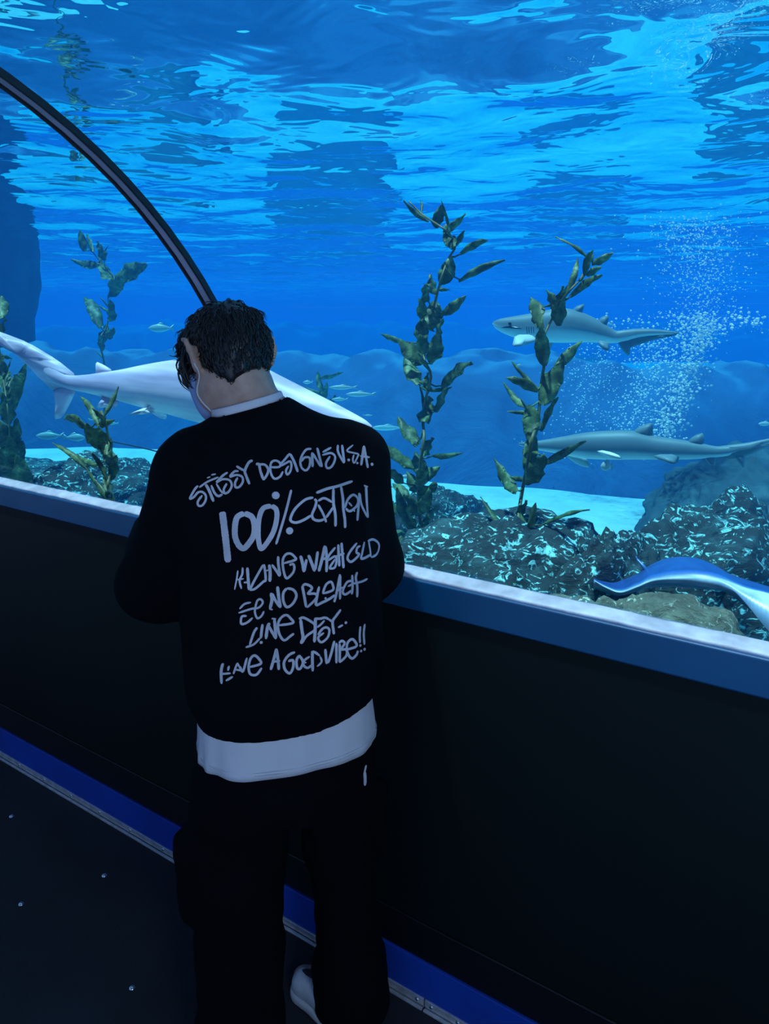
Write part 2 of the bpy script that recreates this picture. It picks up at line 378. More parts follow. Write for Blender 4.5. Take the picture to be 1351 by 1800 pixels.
def rock_px(name, px, top, half_w, Y, dy, mat, label, base=None, **kw):
    """boulder whose crest shows at pixel (px, top), half_w pixels wide each way, standing Y metres behind the camera line"""
    P = at_y(px, top, Y); w = half_w/px_at(P); zt = P[2]; zb = SAND_Z-.1 if base is None else base
    h = (zt-zb)
    o = rock(name, (P[0], P[1], zb+h*.18), (w, dy, h*.82), mat, label, **kw); ROCKS.append(o); return o
CUT = ARC_Y+ARC_R+.062
rock_px('reef_rock', 150, 805, 150, 2.35, .55, M_rock, 'speckled reef rock behind the sill left of the person', seed=1, cut_y=CUT)
rock_px('reef_rock', 20, 815, 150, 2.6, .6, M_rock, 'speckled reef rock at the far left under the kelp', seed=2, cut_y=CUT)
rock_px('reef_rock', 745, 868, 85, 2.9, .5, M_rock, 'rounded dark rock right of the black sleeve', seed=3, cut_y=CUT)
rock_px('reef_rock', 900, 912, 240, 2.15, .5, M_rock, 'low speckled rock bank at the foot of the tall right kelp', seed=4, amp=.2, cut_y=CUT)
rock_px('reef_rock', 1068, 945, 110, 2.0, .35, M_rock, 'small speckled rock between the right kelp and the ray', seed=15, cut_y=CUT)
rock_px('reef_rock', 1265, 872, 180, 2.5, .55, M_rock, 'speckled dark boulder behind the ray at the right', seed=5, cut_y=CUT)
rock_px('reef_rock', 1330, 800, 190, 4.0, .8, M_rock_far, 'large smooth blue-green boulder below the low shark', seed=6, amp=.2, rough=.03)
rock_px('reef_rock', 1150, 1030, 350, 1.54, .19, M_rock_near, 'mossy brown rock right behind the sill below the ray', seed=8, amp=.16, cut_y=CUT)

# long reef ridges behind the sand: heightfields swept round the viewer's side of the tank
def ridge(name, az0, az1, r_of, top_of, half, mat, label, seed, lump=.22, base=SAND_Z-.12, group=None):
    """az in degrees right of the heading; r_of distance, top_of crest height"""
    na, nr = int(max(24, (az1-az0)*3.2)), 26
    v, f = [], []
    for i, a in enumerate(np.linspace(az0, az1, na)):
        r0, top = r_of(a), top_of(a); t = math.radians(a); d = rt*math.sin(t)+hd*math.cos(t)
        e = min(1, (a-az0)/((az1-az0)*.12), (az1-a)/((az1-az0)*.12)); e = max(0, e)**.6
        for j, s in enumerate(np.linspace(-1, 1, nr)):
            p = d*(r0+s*half)
            pr = max(0, 1-abs(s)**2.6)
            nz = mnoise.fractal(Vector((p[0]*.9+seed, p[1]*.9, seed)), 1, 2.1, 5)
            h = (top-base)*pr*e*(1+lump*nz)+.05*mnoise.noise(Vector((p[0]*4, p[1]*4, seed)))*pr
            q = p+d*(.25*mnoise.noise(Vector((p[0]*1.3, p[1]*1.3, seed+9))))
            v.append((q[0], q[1], base+max(0, h)))
    for i in range(na-1):
        for j in range(nr-1): f.append((i*nr+j, i*nr+j+1, (i+1)*nr+j+1, (i+1)*nr+j))
    o = mk(name, v, f, mat, origin=(np.mean([q[0] for q in v]), np.mean([q[1] for q in v]), base), fix=True); tag(o, label, 'rock', group); return o
def brighten_tops(m, col, lo, hi):
    """paler flat tops, painted in to brighten their mirrored image"""
    nt = m.node_tree; bs = nt.nodes['Principled BSDF']; src = bs.inputs['Base Color'].links[0].from_socket
    g = N(nt, 'ShaderNodeNewGeometry'); sx = N(nt, 'ShaderNodeSeparateXYZ'); nt.links.new(g.outputs['Normal'], sx.inputs[0])
    r = ramp(nt, [(lo, (0, 0, 0)), (hi, (1, 1, 1))]); nt.links.new(sx.outputs['Z'], r.inputs['Fac'])
    mx = N(nt, 'ShaderNodeMix', data_type='RGBA'); nt.links.new(r.outputs['Color'], mx.inputs[0]); nt.links.new(src, mx.inputs[6]); mx.inputs[7].default_value = (*col, 1); nt.links.new(mx.outputs[2], bs.inputs['Base Color'])
def lerp_of(pts):
    xs_, ys_ = zip(*pts); return lambda a: float(np.interp(a, xs_, ys_))
def az(px): return math.degrees(math.atan2(px-CX, F_PX*math.cos(PITCH)))
M_ridge = rock_mat('haze_blue_reef_wall', (.009, .058, .18), (.013, .085, .235), (.026, .125, .30), speck=(.04, .18, .36), thr=.75, scale=4)  # blue water haze is put into the ridge rock's colour
brighten_tops(M_ridge, (.05, .17, .33), .90, .985)  # lighter crest colour put in so the mirroring surface looks brighter
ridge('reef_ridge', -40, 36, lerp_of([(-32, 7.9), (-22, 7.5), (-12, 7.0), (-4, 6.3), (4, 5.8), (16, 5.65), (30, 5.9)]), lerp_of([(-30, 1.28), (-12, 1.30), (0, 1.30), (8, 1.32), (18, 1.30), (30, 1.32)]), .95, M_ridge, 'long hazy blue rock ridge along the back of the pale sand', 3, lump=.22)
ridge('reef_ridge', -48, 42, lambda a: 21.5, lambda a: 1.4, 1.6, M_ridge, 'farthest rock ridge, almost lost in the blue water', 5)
# dark reef spurs lying on the sand farther off; the rippled surface mirrors them as dark bands
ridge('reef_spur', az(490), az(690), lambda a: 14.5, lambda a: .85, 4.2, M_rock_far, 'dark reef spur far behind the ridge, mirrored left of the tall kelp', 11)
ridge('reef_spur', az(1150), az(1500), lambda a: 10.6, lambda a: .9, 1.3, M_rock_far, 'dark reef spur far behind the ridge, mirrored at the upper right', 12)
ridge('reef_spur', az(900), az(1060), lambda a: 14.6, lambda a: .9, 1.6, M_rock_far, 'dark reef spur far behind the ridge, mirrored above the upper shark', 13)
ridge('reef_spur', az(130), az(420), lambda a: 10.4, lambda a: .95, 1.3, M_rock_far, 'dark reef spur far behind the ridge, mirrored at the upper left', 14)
# tall rock pillar at the left edge, reaching through the surface
def pillar(px, Yd, w, label, seed):
    c = at_y(px, 600, Yd); v, f = [], []; na, nz = 40, 60
    for j, z in enumerate(np.linspace(SAND_Z-.1, SURF_Z+.25, nz)):
        for i in range(na):
            t = 2*math.pi*i/na; r = w*(1+.10*math.cos(2*t)+.35*mnoise.fractal(Vector((math.cos(t)*.9+seed, math.sin(t)*.9, z*.8)), 1, 2, 4))*(1.15-.12*math.sin(z*1.3))
            v.append((c[0]+r*math.cos(t), c[1]+r*math.sin(t), z))
    for j in range(nz-1):
        for i in range(na): f.append((j*na+i, j*na+(i+1) % na, (j+1)*na+(i+1) % na, (j+1)*na+i))
    f.append(tuple(range((nz-1)*na, nz*na))); o = mk('rock_outcrop', v, f, M_rock_far, origin=(c[0], c[1], SAND_Z-.05)); tag(o, label, 'rock')
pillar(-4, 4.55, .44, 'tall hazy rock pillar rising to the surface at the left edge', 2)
# ================================================================== kelp
def kelp_mat():
    m, nt, bs, out = new_mat('kelp_leaf')
    tc = N(nt, 'ShaderNodeTexCoord')
    n1 = N(nt, 'ShaderNodeTexNoise'); n1.inputs['Scale'].default_value = 26; n1.inputs['Detail'].default_value = 5; n1.inputs['Roughness'].default_value = .65
    nt.links.new(tc.outputs['Object'], n1.inputs['Vector'])
    r = ramp(nt, [(.32, (.035, .075, .03)), (.50, (.095, .19, .075)), (.63, (.22, .38, .16)), (.74, (.62, .78, .52))]); nt.links.new(n1.outputs['Fac'], r.inputs['Fac'])
    nt.links.new(r.outputs['Color'], bs.inputs['Base Color']); bs.inputs['Roughness'].default_value = .5
    tl = N(nt, 'ShaderNodeBsdfTranslucent'); nt.links.new(r.outputs['Color'], tl.inputs['Color'])
    mx = N(nt, 'ShaderNodeMixShader'); mx.inputs[0].default_value = .35
    nt.links.new(bs.outputs[0], mx.inputs[1]); nt.links.new(tl.outputs[0], mx.inputs[2]); nt.links.new(mx.outputs[0], out.inputs['Surface'])
    bp = N(nt, 'ShaderNodeBump'); bp.inputs['Strength'].default_value = .5; bp.inputs['Distance'].default_value = .006
    nt.links.new(n1.outputs['Fac'], bp.inputs['Height']); nt.links.new(bp.outputs[0], bs.inputs['Normal']); return m
M_kelp = kelp_mat(); M_stem = plain('kelp_stem', (.12, .13, .05), rough=.5, var=.3, scale=30)

def blade(mb, B, T, w, rnd):
    """a rippled leaf from B to T, w metres wide, with body of its own"""
    B, T = np.asarray(B), np.asarray(T); L = np.linalg.norm(T-B); t = (T-B)/L
    view = (B-EYE)/np.linalg.norm(B-EYE); s = np.cross(t, view); s /= np.linalg.norm(s)
    tw0 = rnd.uniform(-.7, .7); tw1 = tw0+rnd.uniform(-.9, .9); n0 = np.cross(s, t); bow = rnd.uniform(-.12, .12)*L; ph = rnd.uniform(0, 6)
    na, nc = 13, 5; v = []; th = .0016
    for side in (1, -1):
        for i in range(na):
            u = i/(na-1); prof = (math.sin(math.pi*min(1, u*.93+.05))**.75)*(1-.35*u)*1.12
            a = tw0+(tw1-tw0)*u; si = s*math.cos(a)+n0*math.sin(a); ni = np.cross(si, t)
            c = B+t*L*u+n0*bow*math.sin(math.pi*u)+s*bow*.5*math.sin(math.pi*u)
            for j in range(nc):
                q = (j/(nc-1)-.5)*2
                rip = abs(q)**1.5*.12*w*math.sin(u*15+ph+q*2)+.10*w*(q*q-.4)
                v.append(c+si*(q*w*.5*prof*(1+.06*math.sin(u*23+ph+q)))+ni*(rip+side*th*(1-abs(q)*.8)))
    f = []; o2 = na*nc
    for i in range(na-1):
        for j in range(nc-1):
            k = i*nc+j; f += [(k, k+1, k+nc+1, k+nc), (o2+k+1, o2+k, o2+k+nc, o2+k+nc+1)]
        f += [(i*nc, (i+1)*nc, o2+(i+1)*nc, o2+i*nc), ((i+1)*nc+nc-1, i*nc+nc-1, o2+i*nc+nc-1, o2+(i+1)*nc+nc-1)]
    mb.add(v, f)
def kelp(Yp, stem, blades, label, extra=(), seed=0, root=.25, wscale=1.0):
    rnd = random.Random(seed)
    sp = [at_y(x, y, Yp+.05*math.sin(i*1.7+seed)) for i, (x, y) in enumerate(stem)]
    base = sp[0]-np.array([0, 0, root]); base = np.array([base[0], base[1], max(base[2], SAND_Z-.02)])
    k = tag(empty('kelp', base), label, 'seaweed')
    pts = spline([base]+sp, 60)
    mb = MB(); mb.tube(pts, np.linspace(.007, .0028, 60), 7); mb.build('stem', M_stem, k, smooth=True)
    fb_ = MB()
    for q in range(len(stem)*2//3):
        B = pts[rnd.randrange(12, 58)]; a_ = rnd.uniform(0, 6.28); T = B+np.array([math.cos(a_)*.09, math.sin(a_)*.05, rnd.uniform(-.02, .11)])*rnd.uniform(.6, 1.3)*wscale; blade(fb_, B, T, rnd.uniform(.010, .022)*wscale, rnd)
    for (bx, by, tx, ty, w) in list(blades)+list(extra):
        dy = rnd.uniform(-.05, .05); B = at_y(bx, by, Yp+dy*.6); T = at_y(tx, ty, Yp+dy+rnd.uniform(-.10, .10))
        blade(fb_, B, T, w/px_at(B)*1.4*wscale, rnd)
        near = pts[np.argmin(np.linalg.norm(pts-B, axis=1))]
        if np.linalg.norm(near-B) > .012: fb_.tube([near, (near+B)/2+np.array([0, 0, -.004]), B+(T-B)*.06], [.0035, .003, .0022], 6)
    fb_.build('foliage', M_kelp, k, smooth=True); return k
kelp(2.15, [(903, 1015), (908, 940), (912, 900), (918, 860), (928, 810), (935, 770), (945, 740), (950, 680), (957, 630), (953, 600), (965, 570), (985, 532), (1000, 512), (1020, 490), (1033, 465), (1041, 448)],
 [(950,578,932,524,22),(982,573,990,503,22),(977,548,960,510,15),(1001,522,1058,483,11),(1027,485,1041,440,10),(1040,466,1078,444,11),(1030,484,1057,469,10),(956,643,950,574,20),(953,712,990,634,28),(975,648,1022,600,15),
  (945,688,889,664,14),(927,718,884,672,9),(932,712,930,778,24),(950,758,980,698,10),(940,765,919,801,12),(924,830,942,768,18),(927,852,957,800,26),(950,818,1030,775,11),(908,865,868,806,18),(911,912,926,880,13),
  (898,952,844,873,9),(911,968,941,884,16),(948,924,1036,896,7),(905,1030,893,950,20),(893,1005,882,950,16),(915,990,932,925,18),(900,985,875,965,9),(920,960,915,900,16)],
 'tall kelp standing before the upper shark, right of centre', seed=3)
kelp(2.3, [(728, 985), (738, 930), (735, 870), (738, 820), (745, 770), (743, 740), (748, 700), (757, 660), (745, 630), (748, 590), (762, 540), (775, 490), (788, 455), (800, 433), (790, 412), (772, 397), (742, 377), (718, 354)],
 [(753,390,709,352,7),(766,401,776,360,15),(779,408,818,376,11),(798,435,780,405,17),(808,447,858,422,10),(806,495,887,457,10),(775,500,793,450,22),(764,517,756,482,16),(743,532,753,497,14),(750,576,766,528,30),(777,553,818,520,14),
  (743,606,740,560,20),(758,640,769,583,22),(743,640,700,596,24),(706,602,668,587,8),(735,676,712,623,22),(775,680,829,637,18),(764,724,785,681,13),(752,690,752,655,16),(745,742,754,697,28),(735,782,699,733,20),(727,823,670,778,18),
  (759,801,813,796,8),(733,844,773,820,16),(708,850,678,824,16),(724,933,697,857,16),(743,954,800,963,8),(735,990,717,945,22),(735,900,712,872,20),(738,880,768,850,20),(730,960,752,920,22),(722,985,700,965,16),(742,985,762,950,18),(728,905,755,880,16),(736,860,715,830,20),(740,830,728,795,22),(744,800,762,770,18),(700,905,688,880,14),(748,965,775,940,12),(748,620,735,590,18),(741,560,738,525,15),(766,600,778,560,14),(738,900,755,860,18),(720,880,690,850,14),
  (740,860,745,815,20),(745,925,768,890,14),(715,965,692,930,16),(730,940,715,890,18),(752,530,745,500,16),(758,570,772,540,18)],
 'tallest kelp with thick foliage just right of the black sleeve', seed=5)
kelp(3.1, [(182, 700), (183, 640), (175, 600), (187, 574), (193, 546), (190, 521), (201, 490), (187, 472), (163, 443), (146, 411)],
 [(148,442,140,404,11),(163,443,152,412,10),(184,458,171,423,14),(172,464,124,456,11),(198,494,176,452,22),(201,492,257,464,22),(193,520,216,488,19),(194,565,193,526,14),(177,577,148,522,17),(186,592,201,576,11),(176,602,187,570,16),(182,615,176,590,10)],
 'green kelp rising above the white shark, near the arched metal rib', seed=8, root=3)
kelp(1.62, [(200, 888), (190, 857), (193, 829), (196, 801), (192, 773), (186, 745), (178, 722)],
 [(193,788,150,748,26),(160,757,114,738,16),(174,750,140,697,9),(168,746,202,738,10),(187,822,100,783,8),(196,884,150,820,9),(190,800,175,765,20),(196,815,190,785,18),(193,845,205,800,14),(152,824,92,779,8),(192,870,186,830,14)],
 'short olive kelp leaning behind the left sill under the white shark', seed=9, root=1.0)
kelp(2.0, [(45, 875), (35, 830), (20, 780), (15, 730), (8, 680), (0, 620), (-6, 560)],
 [(15,697,0,638,22),(12,735,46,638,16),(20,700,42,660,14),(18,745,4,690,22),(20,795,-8,735,26),(38,870,15,765,30),(48,872,32,800,24),(20,862,-2,795,26),(4,560,2,520,14),(-4,600,10,560,14),(45,880,58,835,14),(10,830,-10,780,24),(30,820,40,775,16),(25,780,30,735,14),(5,660,-10,610,18)],
 'leafy green kelp cut off by the left edge', seed=12)
kelp(3.6, [(573, 735), (570, 700), (562, 662)], [(565,690,558,652,9),(562,664,603,654,7),(566,692,536,680,7),(572,715,590,695,8),(570,705,575,672,8),(572,725,560,705,7)],
 'small distant kelp above the snout of the white shark', seed=14, root=3)

# ================================================================== sharks
def fin(name, poly, mat, parent, thick, tone=.15, n_in=.62):
    P = np.asarray(poly, float); c = P.mean(0); n = len(P)
    nrm = np.zeros(3)
    for i in range(n): nrm += np.cross(P[i]-c, P[(i+1) % n]-c)
    nrm /= np.linalg.norm(nrm)+1e-12; Q = c+(P-c)*n_in
    v = list(P)+[q+nrm*thick*.5 for q in Q]+[q-nrm*thick*.5 for q in Q]+[c+nrm*thick*.62, c-nrm*thick*.62]
    f = []
    for i in range(n):
        j = (i+1) % n; f += [(i, j, n+j, n+i), (j, i, 2*n+i, 2*n+j), (n+i, n+j, 3*n), (2*n+j, 2*n+i, 3*n+1)]
    o = mk(name, v, f, mat, parent, fix=True); set_attr(o, [tone]*len(v)); return o
def smooth_poly(poly, n=3):
    """round a px outline a little"""
    P = np.asarray(poly, float); out = []
    for i in range(len(P)):
        a, b, c = P[i-1], P[i], P[(i+1) % len(P)]; out += [b+(a-b)*.18, b*.8+(a+c)*.1, b+(c-b)*.18]
    return np.array(out)
def shark(label, Yf, stations, fins, mat, wr=.86, eye=None, mouth=None, tone_cut=(.30, .10), M_mouth=None, gills=None):
    st = sorted(stations); xs_ = [s[0] for s in st]
    u = np.linspace(0, len(st)-1, 70); sx = spline([(s[0], (s[1]+s[2])/2, (s[2]-s[1])/2) for s in st], 70)
    C3 = np.array([at_y(x, y, Yf(x)) for x, y, h in sx]); hh = np.array([max(.6, h)/px_at(c) for (x, y, h), c in zip(sx, C3)])
    T = np.gradient(C3, axis=0); T /= np.linalg.norm(T, axis=1)[:, None]
    n = 28; V, tone = [], []
    for i in range(len(C3)):
        up = np.array([0, 0, 1.0]); up -= T[i]*(up@T[i]); up /= np.linalg.norm(up); sd = np.cross(T[i], up)
        for k in range(n):
            t = 2*math.pi*k/n; cu, cs = math.sin(t), math.cos(t)
            V.append(C3[i]+up*hh[i]*cu*1.0+sd*hh[i]*wr*np.sign(cs)*abs(cs)**.9)
            tone.append(1/(1+math.exp(-((-cu)-tone_cut[0])/tone_cut[1])))
    f = [(i*n+k, i*n+(k+1) % n, (i+1)*n+(k+1) % n, (i+1)*n+k) for i in range(len(C3)-1) for k in range(n)]
    f += [tuple(range(n))[::-1], tuple(range((len(C3)-1)*n, len(C3)*n))]
    o = mk('shark', V, f, mat, origin=C3[len(C3)//2]-np.array([0, 0, hh[len(C3)//2]]), fix=True); set_attr(o, tone); tag(o, label, 'shark')
    for (nm, poly, dys, th, tn) in fins:
        P = smooth_poly(poly); m = len(poly)
        d = np.interp(np.arange(len(P))/3.0, np.arange(m), np.broadcast_to(dys, (m,)))
        fin(nm, [at_y(x, y, Yf(x)+q) for (x, y), q in zip(P, d)], mat, o, th, tn)
    def on_skin(x, y, back=0.0):
        bvh = BVHTree.FromPolygons([tuple(q) for q in V], f); d = Vector(ray(x, y)); h = bvh.ray_cast(Vector(EYE), d); return None if h[0] is None else (np.array(h[0]), np.array(h[1]))
    if eye:
        h = on_skin(*eye[:2])
        if h: 
            v, ff = ico(2); mk('eye', v*eye[2]+h[0]-h[1]*eye[2]*.4, ff, M_eye, o)
    if mouth:
        pts = [on_skin(*q) for q in mouth]; pts = [q[0]+q[1]*.001 for q in pts if q]
        if len(pts) > 2:
            mb = MB(); mb.tube(spline(pts, 24), .0045*np.sin(np.linspace(.15, math.pi-.15, 24)), 8); mb.build('mouth', M_eye, o, smooth=True)
    if gills:
        for q in gills:
            pts = [on_skin(q[0][0]+(q[1][0]-q[0][0])*t, q[0][1]+(q[1][1]-q[0][1])*t) for t in np.linspace(0, 1, 7)]; pts = [p[0] for p in pts if p]
            if len(pts) > 1:
                mb = MB(); mb.tube(spline(pts, 8), .0013, 6); mb.build('gill_slit', M_eye, o, smooth=True)
    return o
M_eye = plain('dark_eye', (.006, .008, .012), rough=.2)
M_whiteshark = attr_mix('pale_lavender_skin', [(0, (.84, .74, .97)), (.45, (.90, .83, .98)), (1, (.93, .94, .98))], rough=.45, noise_amt=.35, nscale=5)
def streaks(m, col, amt):
    nt = m.node_tree; bs = nt.nodes['Principled BSDF']; src = bs.inputs['Base Color'].links[0].from_socket
    tc = N(nt, 'ShaderNodeTexCoord'); mp = N(nt, 'ShaderNodeMapping'); mp.inputs['Scale'].default_value = (1.3, 3, 15); nt.links.new(tc.outputs['Object'], mp.inputs['Vector'])
    n = N(nt, 'ShaderNodeTexNoise'); n.inputs['Scale'].default_value = 1.0; n.inputs['Detail'].default_value = 3; nt.links.new(mp.outputs[0], n.inputs['Vector'])
    r = ramp(nt, [(.42, (0, 0, 0)), (.62, (amt, amt, amt))]); nt.links.new(n.outputs['Fac'], r.inputs['Fac'])
    mx = N(nt, 'ShaderNodeMix', data_type='RGBA'); nt.links.new(r.outputs['Color'], mx.inputs[0]); nt.links.new(src, mx.inputs[6]); mx.inputs[7].default_value = (*col, 1); nt.links.new(mx.outputs[2], bs.inputs['Base Color'])
streaks(M_whiteshark, (.34, .30, .50), .75)
M_greyshark = attr_mix('grey_blue_skin', [(0, (.12, .19, .23)), (.5, (.30, .42, .46)), (1, (.90, .94, .94))], rough=.5, noise_amt=.18, nscale=12)
shark('pale lavender shark gliding past behind the head of the person', lambda x: 1.93+.00012*(x-300), 
 [(-5,586,591),(25,597,607),(60,612,634),(95,636,672),(122,658,684),(150,659,690),(180,655,697),(215,650,706),(250,643,716),(290,636,726),(330,631,737),(380,628,749),(430,636,758),(480,659,766),(530,683,769),(580,707,770),(610,722,768),(635,735,763),(648,744,758),(654,749,753)],
 [('tail_fin', [(136,661),(100,632),(50,602),(0,583),(-40,572),(-52,574),(-30,590),(10,607),(24,616),(52,643),(80,670),(92,686),(128,690)], [0,0,-.02,-.05,-.08,-.09,-.08,-.05,-.04,-.02,0,0,0], .03, .2),
  ('tail_fin', [(93,682),(96,704),(95,738),(110,734),(126,704),(134,686),(118,670)], [0,0,0,0,0,0,0], .022, .3),
  ('dorsal_fin', [(168,660),(168,635),(182,641),(198,651),(190,660)], 0, .02, .1),
  ('dorsal_fin', [(372,640),(384,598),(398,590),(404,600),(410,645)], 0, .03, .1),
  ('anal_fin', [(175,690),(178,702),(168,718),(187,716),(201,719),(211,705),(206,694)], [0,-.02,-.04,-.03,-.03,-.01,0], .018, .2),
  ('pelvic_fin', [(274,708),(240,722),(224,729),(245,729),(270,726),(284,718)], [-.03,-.06,-.09,-.08,-.06,-.03], .016, .95),
  ('pelvic_fin', [(258,720),(276,732),(291,738),(294,730),(282,718)], [.03,.08,.1,.1,.05], .014, .7),
  ('pectoral_fin', [(470,742),(430,766),(372,800),(392,768),(426,738)], [-.1,-.2,-.3,-.22,-.1], .03, .5)],
 M_whiteshark, wr=.80, mouth=[(606,757),(620,758),(636,757),(648,755)], tone_cut=(.25, .18), gills=[[(505+8*i,708+3*i),(503+8*i,735+3*i)] for i in range(5)])
shark('grey shark with open mouth facing left behind the tall right kelp', lambda x: 3.2+.0006*(x-980),
 [(866,565,570),(875,561,579),(890,558,587),(910,555,594),(935,551,599),(960,546,601),(990,543,602),(1015,549,602),(1040,560,602),(1060,571,603),(1080,581,603),(1098,580,600),(1122,579,593),(1152,580,589),(1184,584,587)],
 [('tail_fin', [(1083,582),(1120,577),(1160,579),(1197,584),(1182,591),(1150,597),(1120,607),(1104,612),(1088,602)], [0,0,.02,.05,.05,.02,0,0,0], .03, .05),
  ('tail_fin', [(1082,596),(1094,617),(1105,627),(1109,608),(1106,594)], 0, .02, .05),
  ('dorsal_fin', [(1002,552),(1010,539),(1028,533),(1023,549),(1018,558)], 0, .03, .0), ('dorsal_fin', [(1046,570),(1056,557),(1071,554),(1066,574),(1062,582)], 0, .025, .0),
  ('pectoral_fin', [(905,588),(899,609),(918,608),(948,598),(935,588)], [-.1,-.2,-.22,-.14,-.08], .02, .68), ('pectoral_fin', [(955,600),(957,622),(966,616),(974,598)], [.1,.16,.16,.1], .02, .3),
  ('pelvic_fin', [(1048,598),(1060,612),(1070,618),(1071,602)], [-.05,-.1,-.1,-.04], .018, .1)],
 M_greyshark, wr=.85, eye=(896,569,.007), mouth=[(878,577),(890,575),(905,576),(919,578)], tone_cut=(.10, .10), gills=[[(925+4*i,574),(926+4*i,586)] for i in range(4)])
shark('grey shark with two dark dorsal fins swimming low at the right', lambda x: 2.95+.0004*(x-1100),
 [(911,778,782),(930,776,788),(950,774,792),(990,767,799),(1030,760,806),(1070,757,808),(1107,757,808),(1147,766,808),(1190,772,808),(1225,778,807),(1255,784,804),(1280,784,801),(1310,779,793),(1345,772,782),(1380,766,772)],
 [('tail_fin', [(1258,785),(1308,779),(1351,771),(1392,763),(1372,776),(1342,788),(1316,800),(1288,807),(1262,803)], [0,0,0,.02,.02,0,0,0,0], .03, .05),
  ('tail_fin', [(1286,798),(1299,815),(1308,824),(1309,800),(1300,790)], 0, .02, .05),
  ('dorsal_fin', [(1102,766),(1124,749),(1142,743),(1147,745),(1147,770),(1130,776)], 0, .03, .0), ('dorsal_fin', [(1202,780),(1220,765),(1237,760),(1237,782),(1226,788)], 0, .025, .0),
  ('anal_fin', [(1232,798),(1247,818),(1257,820),(1258,800)], 0, .018, .05), ('pelvic_fin', [(1142,800),(1165,808),(1190,817),(1194,800)], [-.06,-.12,-.14,-.06], .018, .05),
  ('pectoral_fin', [(1046,792),(1062,796),(1098,808),(1080,800)], [-.12,-.2,-.24,-.14], .016, 1.0), ('pectoral_fin', [(990,798),(1014,815),(1038,823),(1030,804)], [.08,.14,.16,.1], .02, .5)],
 M_greyshark, wr=.85, eye=(938,781,.007), tone_cut=(.28, .10))

# ================================================================== ray
def make_ray():
    ed = spline([(1044,1020),(1064,1031),(1090,1040),(1120,1030),(1150,1019),(1200,1015),(1240,1016),(1272,1020),(1310,1034),(1351,1044),(1420,1064)], 60)
    bk = spline([(1042,1017),(1062,1021),(1085,1021),(1120,1008),(1137,997),(1168,984),(1212,982),(1250,993),(1282,1009),(1351,1031),(1422,1056)], 60)
    lo = spline([(1044,1021),(1064,1033),(1090,1042),(1120,1033),(1150,1022),(1200,1022),(1245,1030),(1284,1036),(1310,1060),(1351,1110),(1420,1180)], 60)
    V, tone = [], []; n = 14
    for i in range(60):
        e, q, l = ed[i], bk[i], lo[i]; s = i/59
        F3 = at_y(*e, 1.72-.02*math.sin(s*3)); B3 = at_y(*q, 1.94); L3 = at_y(*l, 1.70-.20*max(0, s-.6))
        hump = .045*math.exp(-((s-.52)/.2)**2)+.006
        top = [F3*(1-t)+B3*t+np.array([0, 0, hump*math.sin(math.pi*t)*.45]) for t in np.linspace(0, 1, 7)]
        und = [B3*(1-t)+L3*t-np.array([0, 0, .02+hump*.4])*math.sin(math.pi*t) for t in np.linspace(.12, 1, 7)]
        V += top+und; tone += [.1]*7+[.6]*6+[.72]
        tone[-14] = 1.0
    f = [(i*n+k, i*n+(k+1) % n, (i+1)*n+(k+1) % n, (i+1)*n+k) for i in range(59) for k in range(n)]
    f += [tuple(range(n))[::-1], tuple(range(59*n, 60*n))]
    c = np.mean(V, axis=0); o = mk('stingray', V, f, M_ray, origin=(c[0], c[1], np.min(np.array(V)[:, 2])), fix=True); set_attr(o, tone)
    tag(o, 'blue stingray with pale rim gliding over the mossy rock at the right', 'ray')
    ey = at_y(1128, 992, 1.66); mb = MB(); mb.tube(spline([at_y(1136, 1004, 1.86), at_y(1130, 995, 1.86), at_y(1120, 984, 1.87), at_y(1117, 978, 1.87)], 12), np.linspace(.006, .0015, 12), 7); mb.build('pelvic_spine', M_ray, o, smooth=True)
    set_attr(o.children[0], [.5]*len(o.children[0].data.vertices))
M_ray = attr_mix('blue_ray_skin', [(0, (.010, .05, .22)), (.35, (.03, .13, .46)), (.6, (.07, .18, .36)), (.85, (.26, .42, .58)), (1, (.55, .70, .85))], rough=.35, noise_amt=.35, nscale=26, spec=.6)
make_ray()

# ================================================================== small fish
M_fish = attr_mix('silver_scales', [(0, (.30, .42, .42)), (.5, (.62, .72, .70)), (1, (.90, .95, .92))], rough=.3, noise_amt=.2, nscale=40, spec=.7)
def fish(px, py, lpx, Yd, face, label, deep=.26, tilt=0.0, group='small silver fish'):
    c = at_y(px, py, Yd); L = lpx/px_at(c); ax = rt*face*math.cos(tilt)+np.array([0, 0, math.sin(tilt)]); upz = np.cross(np.cross(ax, [0, 0, 1]), ax); sd = np.cross(ax, upz)
    prof = spline([(.5, .004, 0), (.44, .35, 0), (.30, .8, 0), (.10, 1, 0), (-.12, .82, 0), (-.28, .40, 0), (-.36, .22, 0)], 18)
    n = 12; V, tn = [], []
    for (x, h, _) in prof:
        for k in range(n):
            t = 2*math.pi*k/n; V.append(c+ax*x*L+upz*math.sin(t)*h*deep*.5*L+sd*math.cos(t)*h*deep*.22*L); tn.append(.5-.45*math.sin(t))
    f = [(i*n+k, i*n+(k+1) % n, (i+1)*n+(k+1) % n, (i+1)*n+k) for i in range(17) for k in range(n)]+[tuple(range(n)), tuple(range(17*n, 18*n))[::-1]]
    o = mk('fish', V, f, M_fish, origin=c, fix=True); set_attr(o, tn); tag(o, label, 'fish', group)
    def pf(q): return c+ax*q[0]*L+upz*q[1]*deep*L
    fin('tail_fin', [pf(q) for q in [(-.34, .12), (-.50, .52), (-.45, 0), (-.50, -.52), (-.34, -.12)]], M_fish, o, .012*L, .4)
    fin('dorsal_fin', [pf(q) for q in [(.2, .42), (.02, .72), (-.2, .45), (-.1, .34)]], M_fish, o, .01*L, .2)
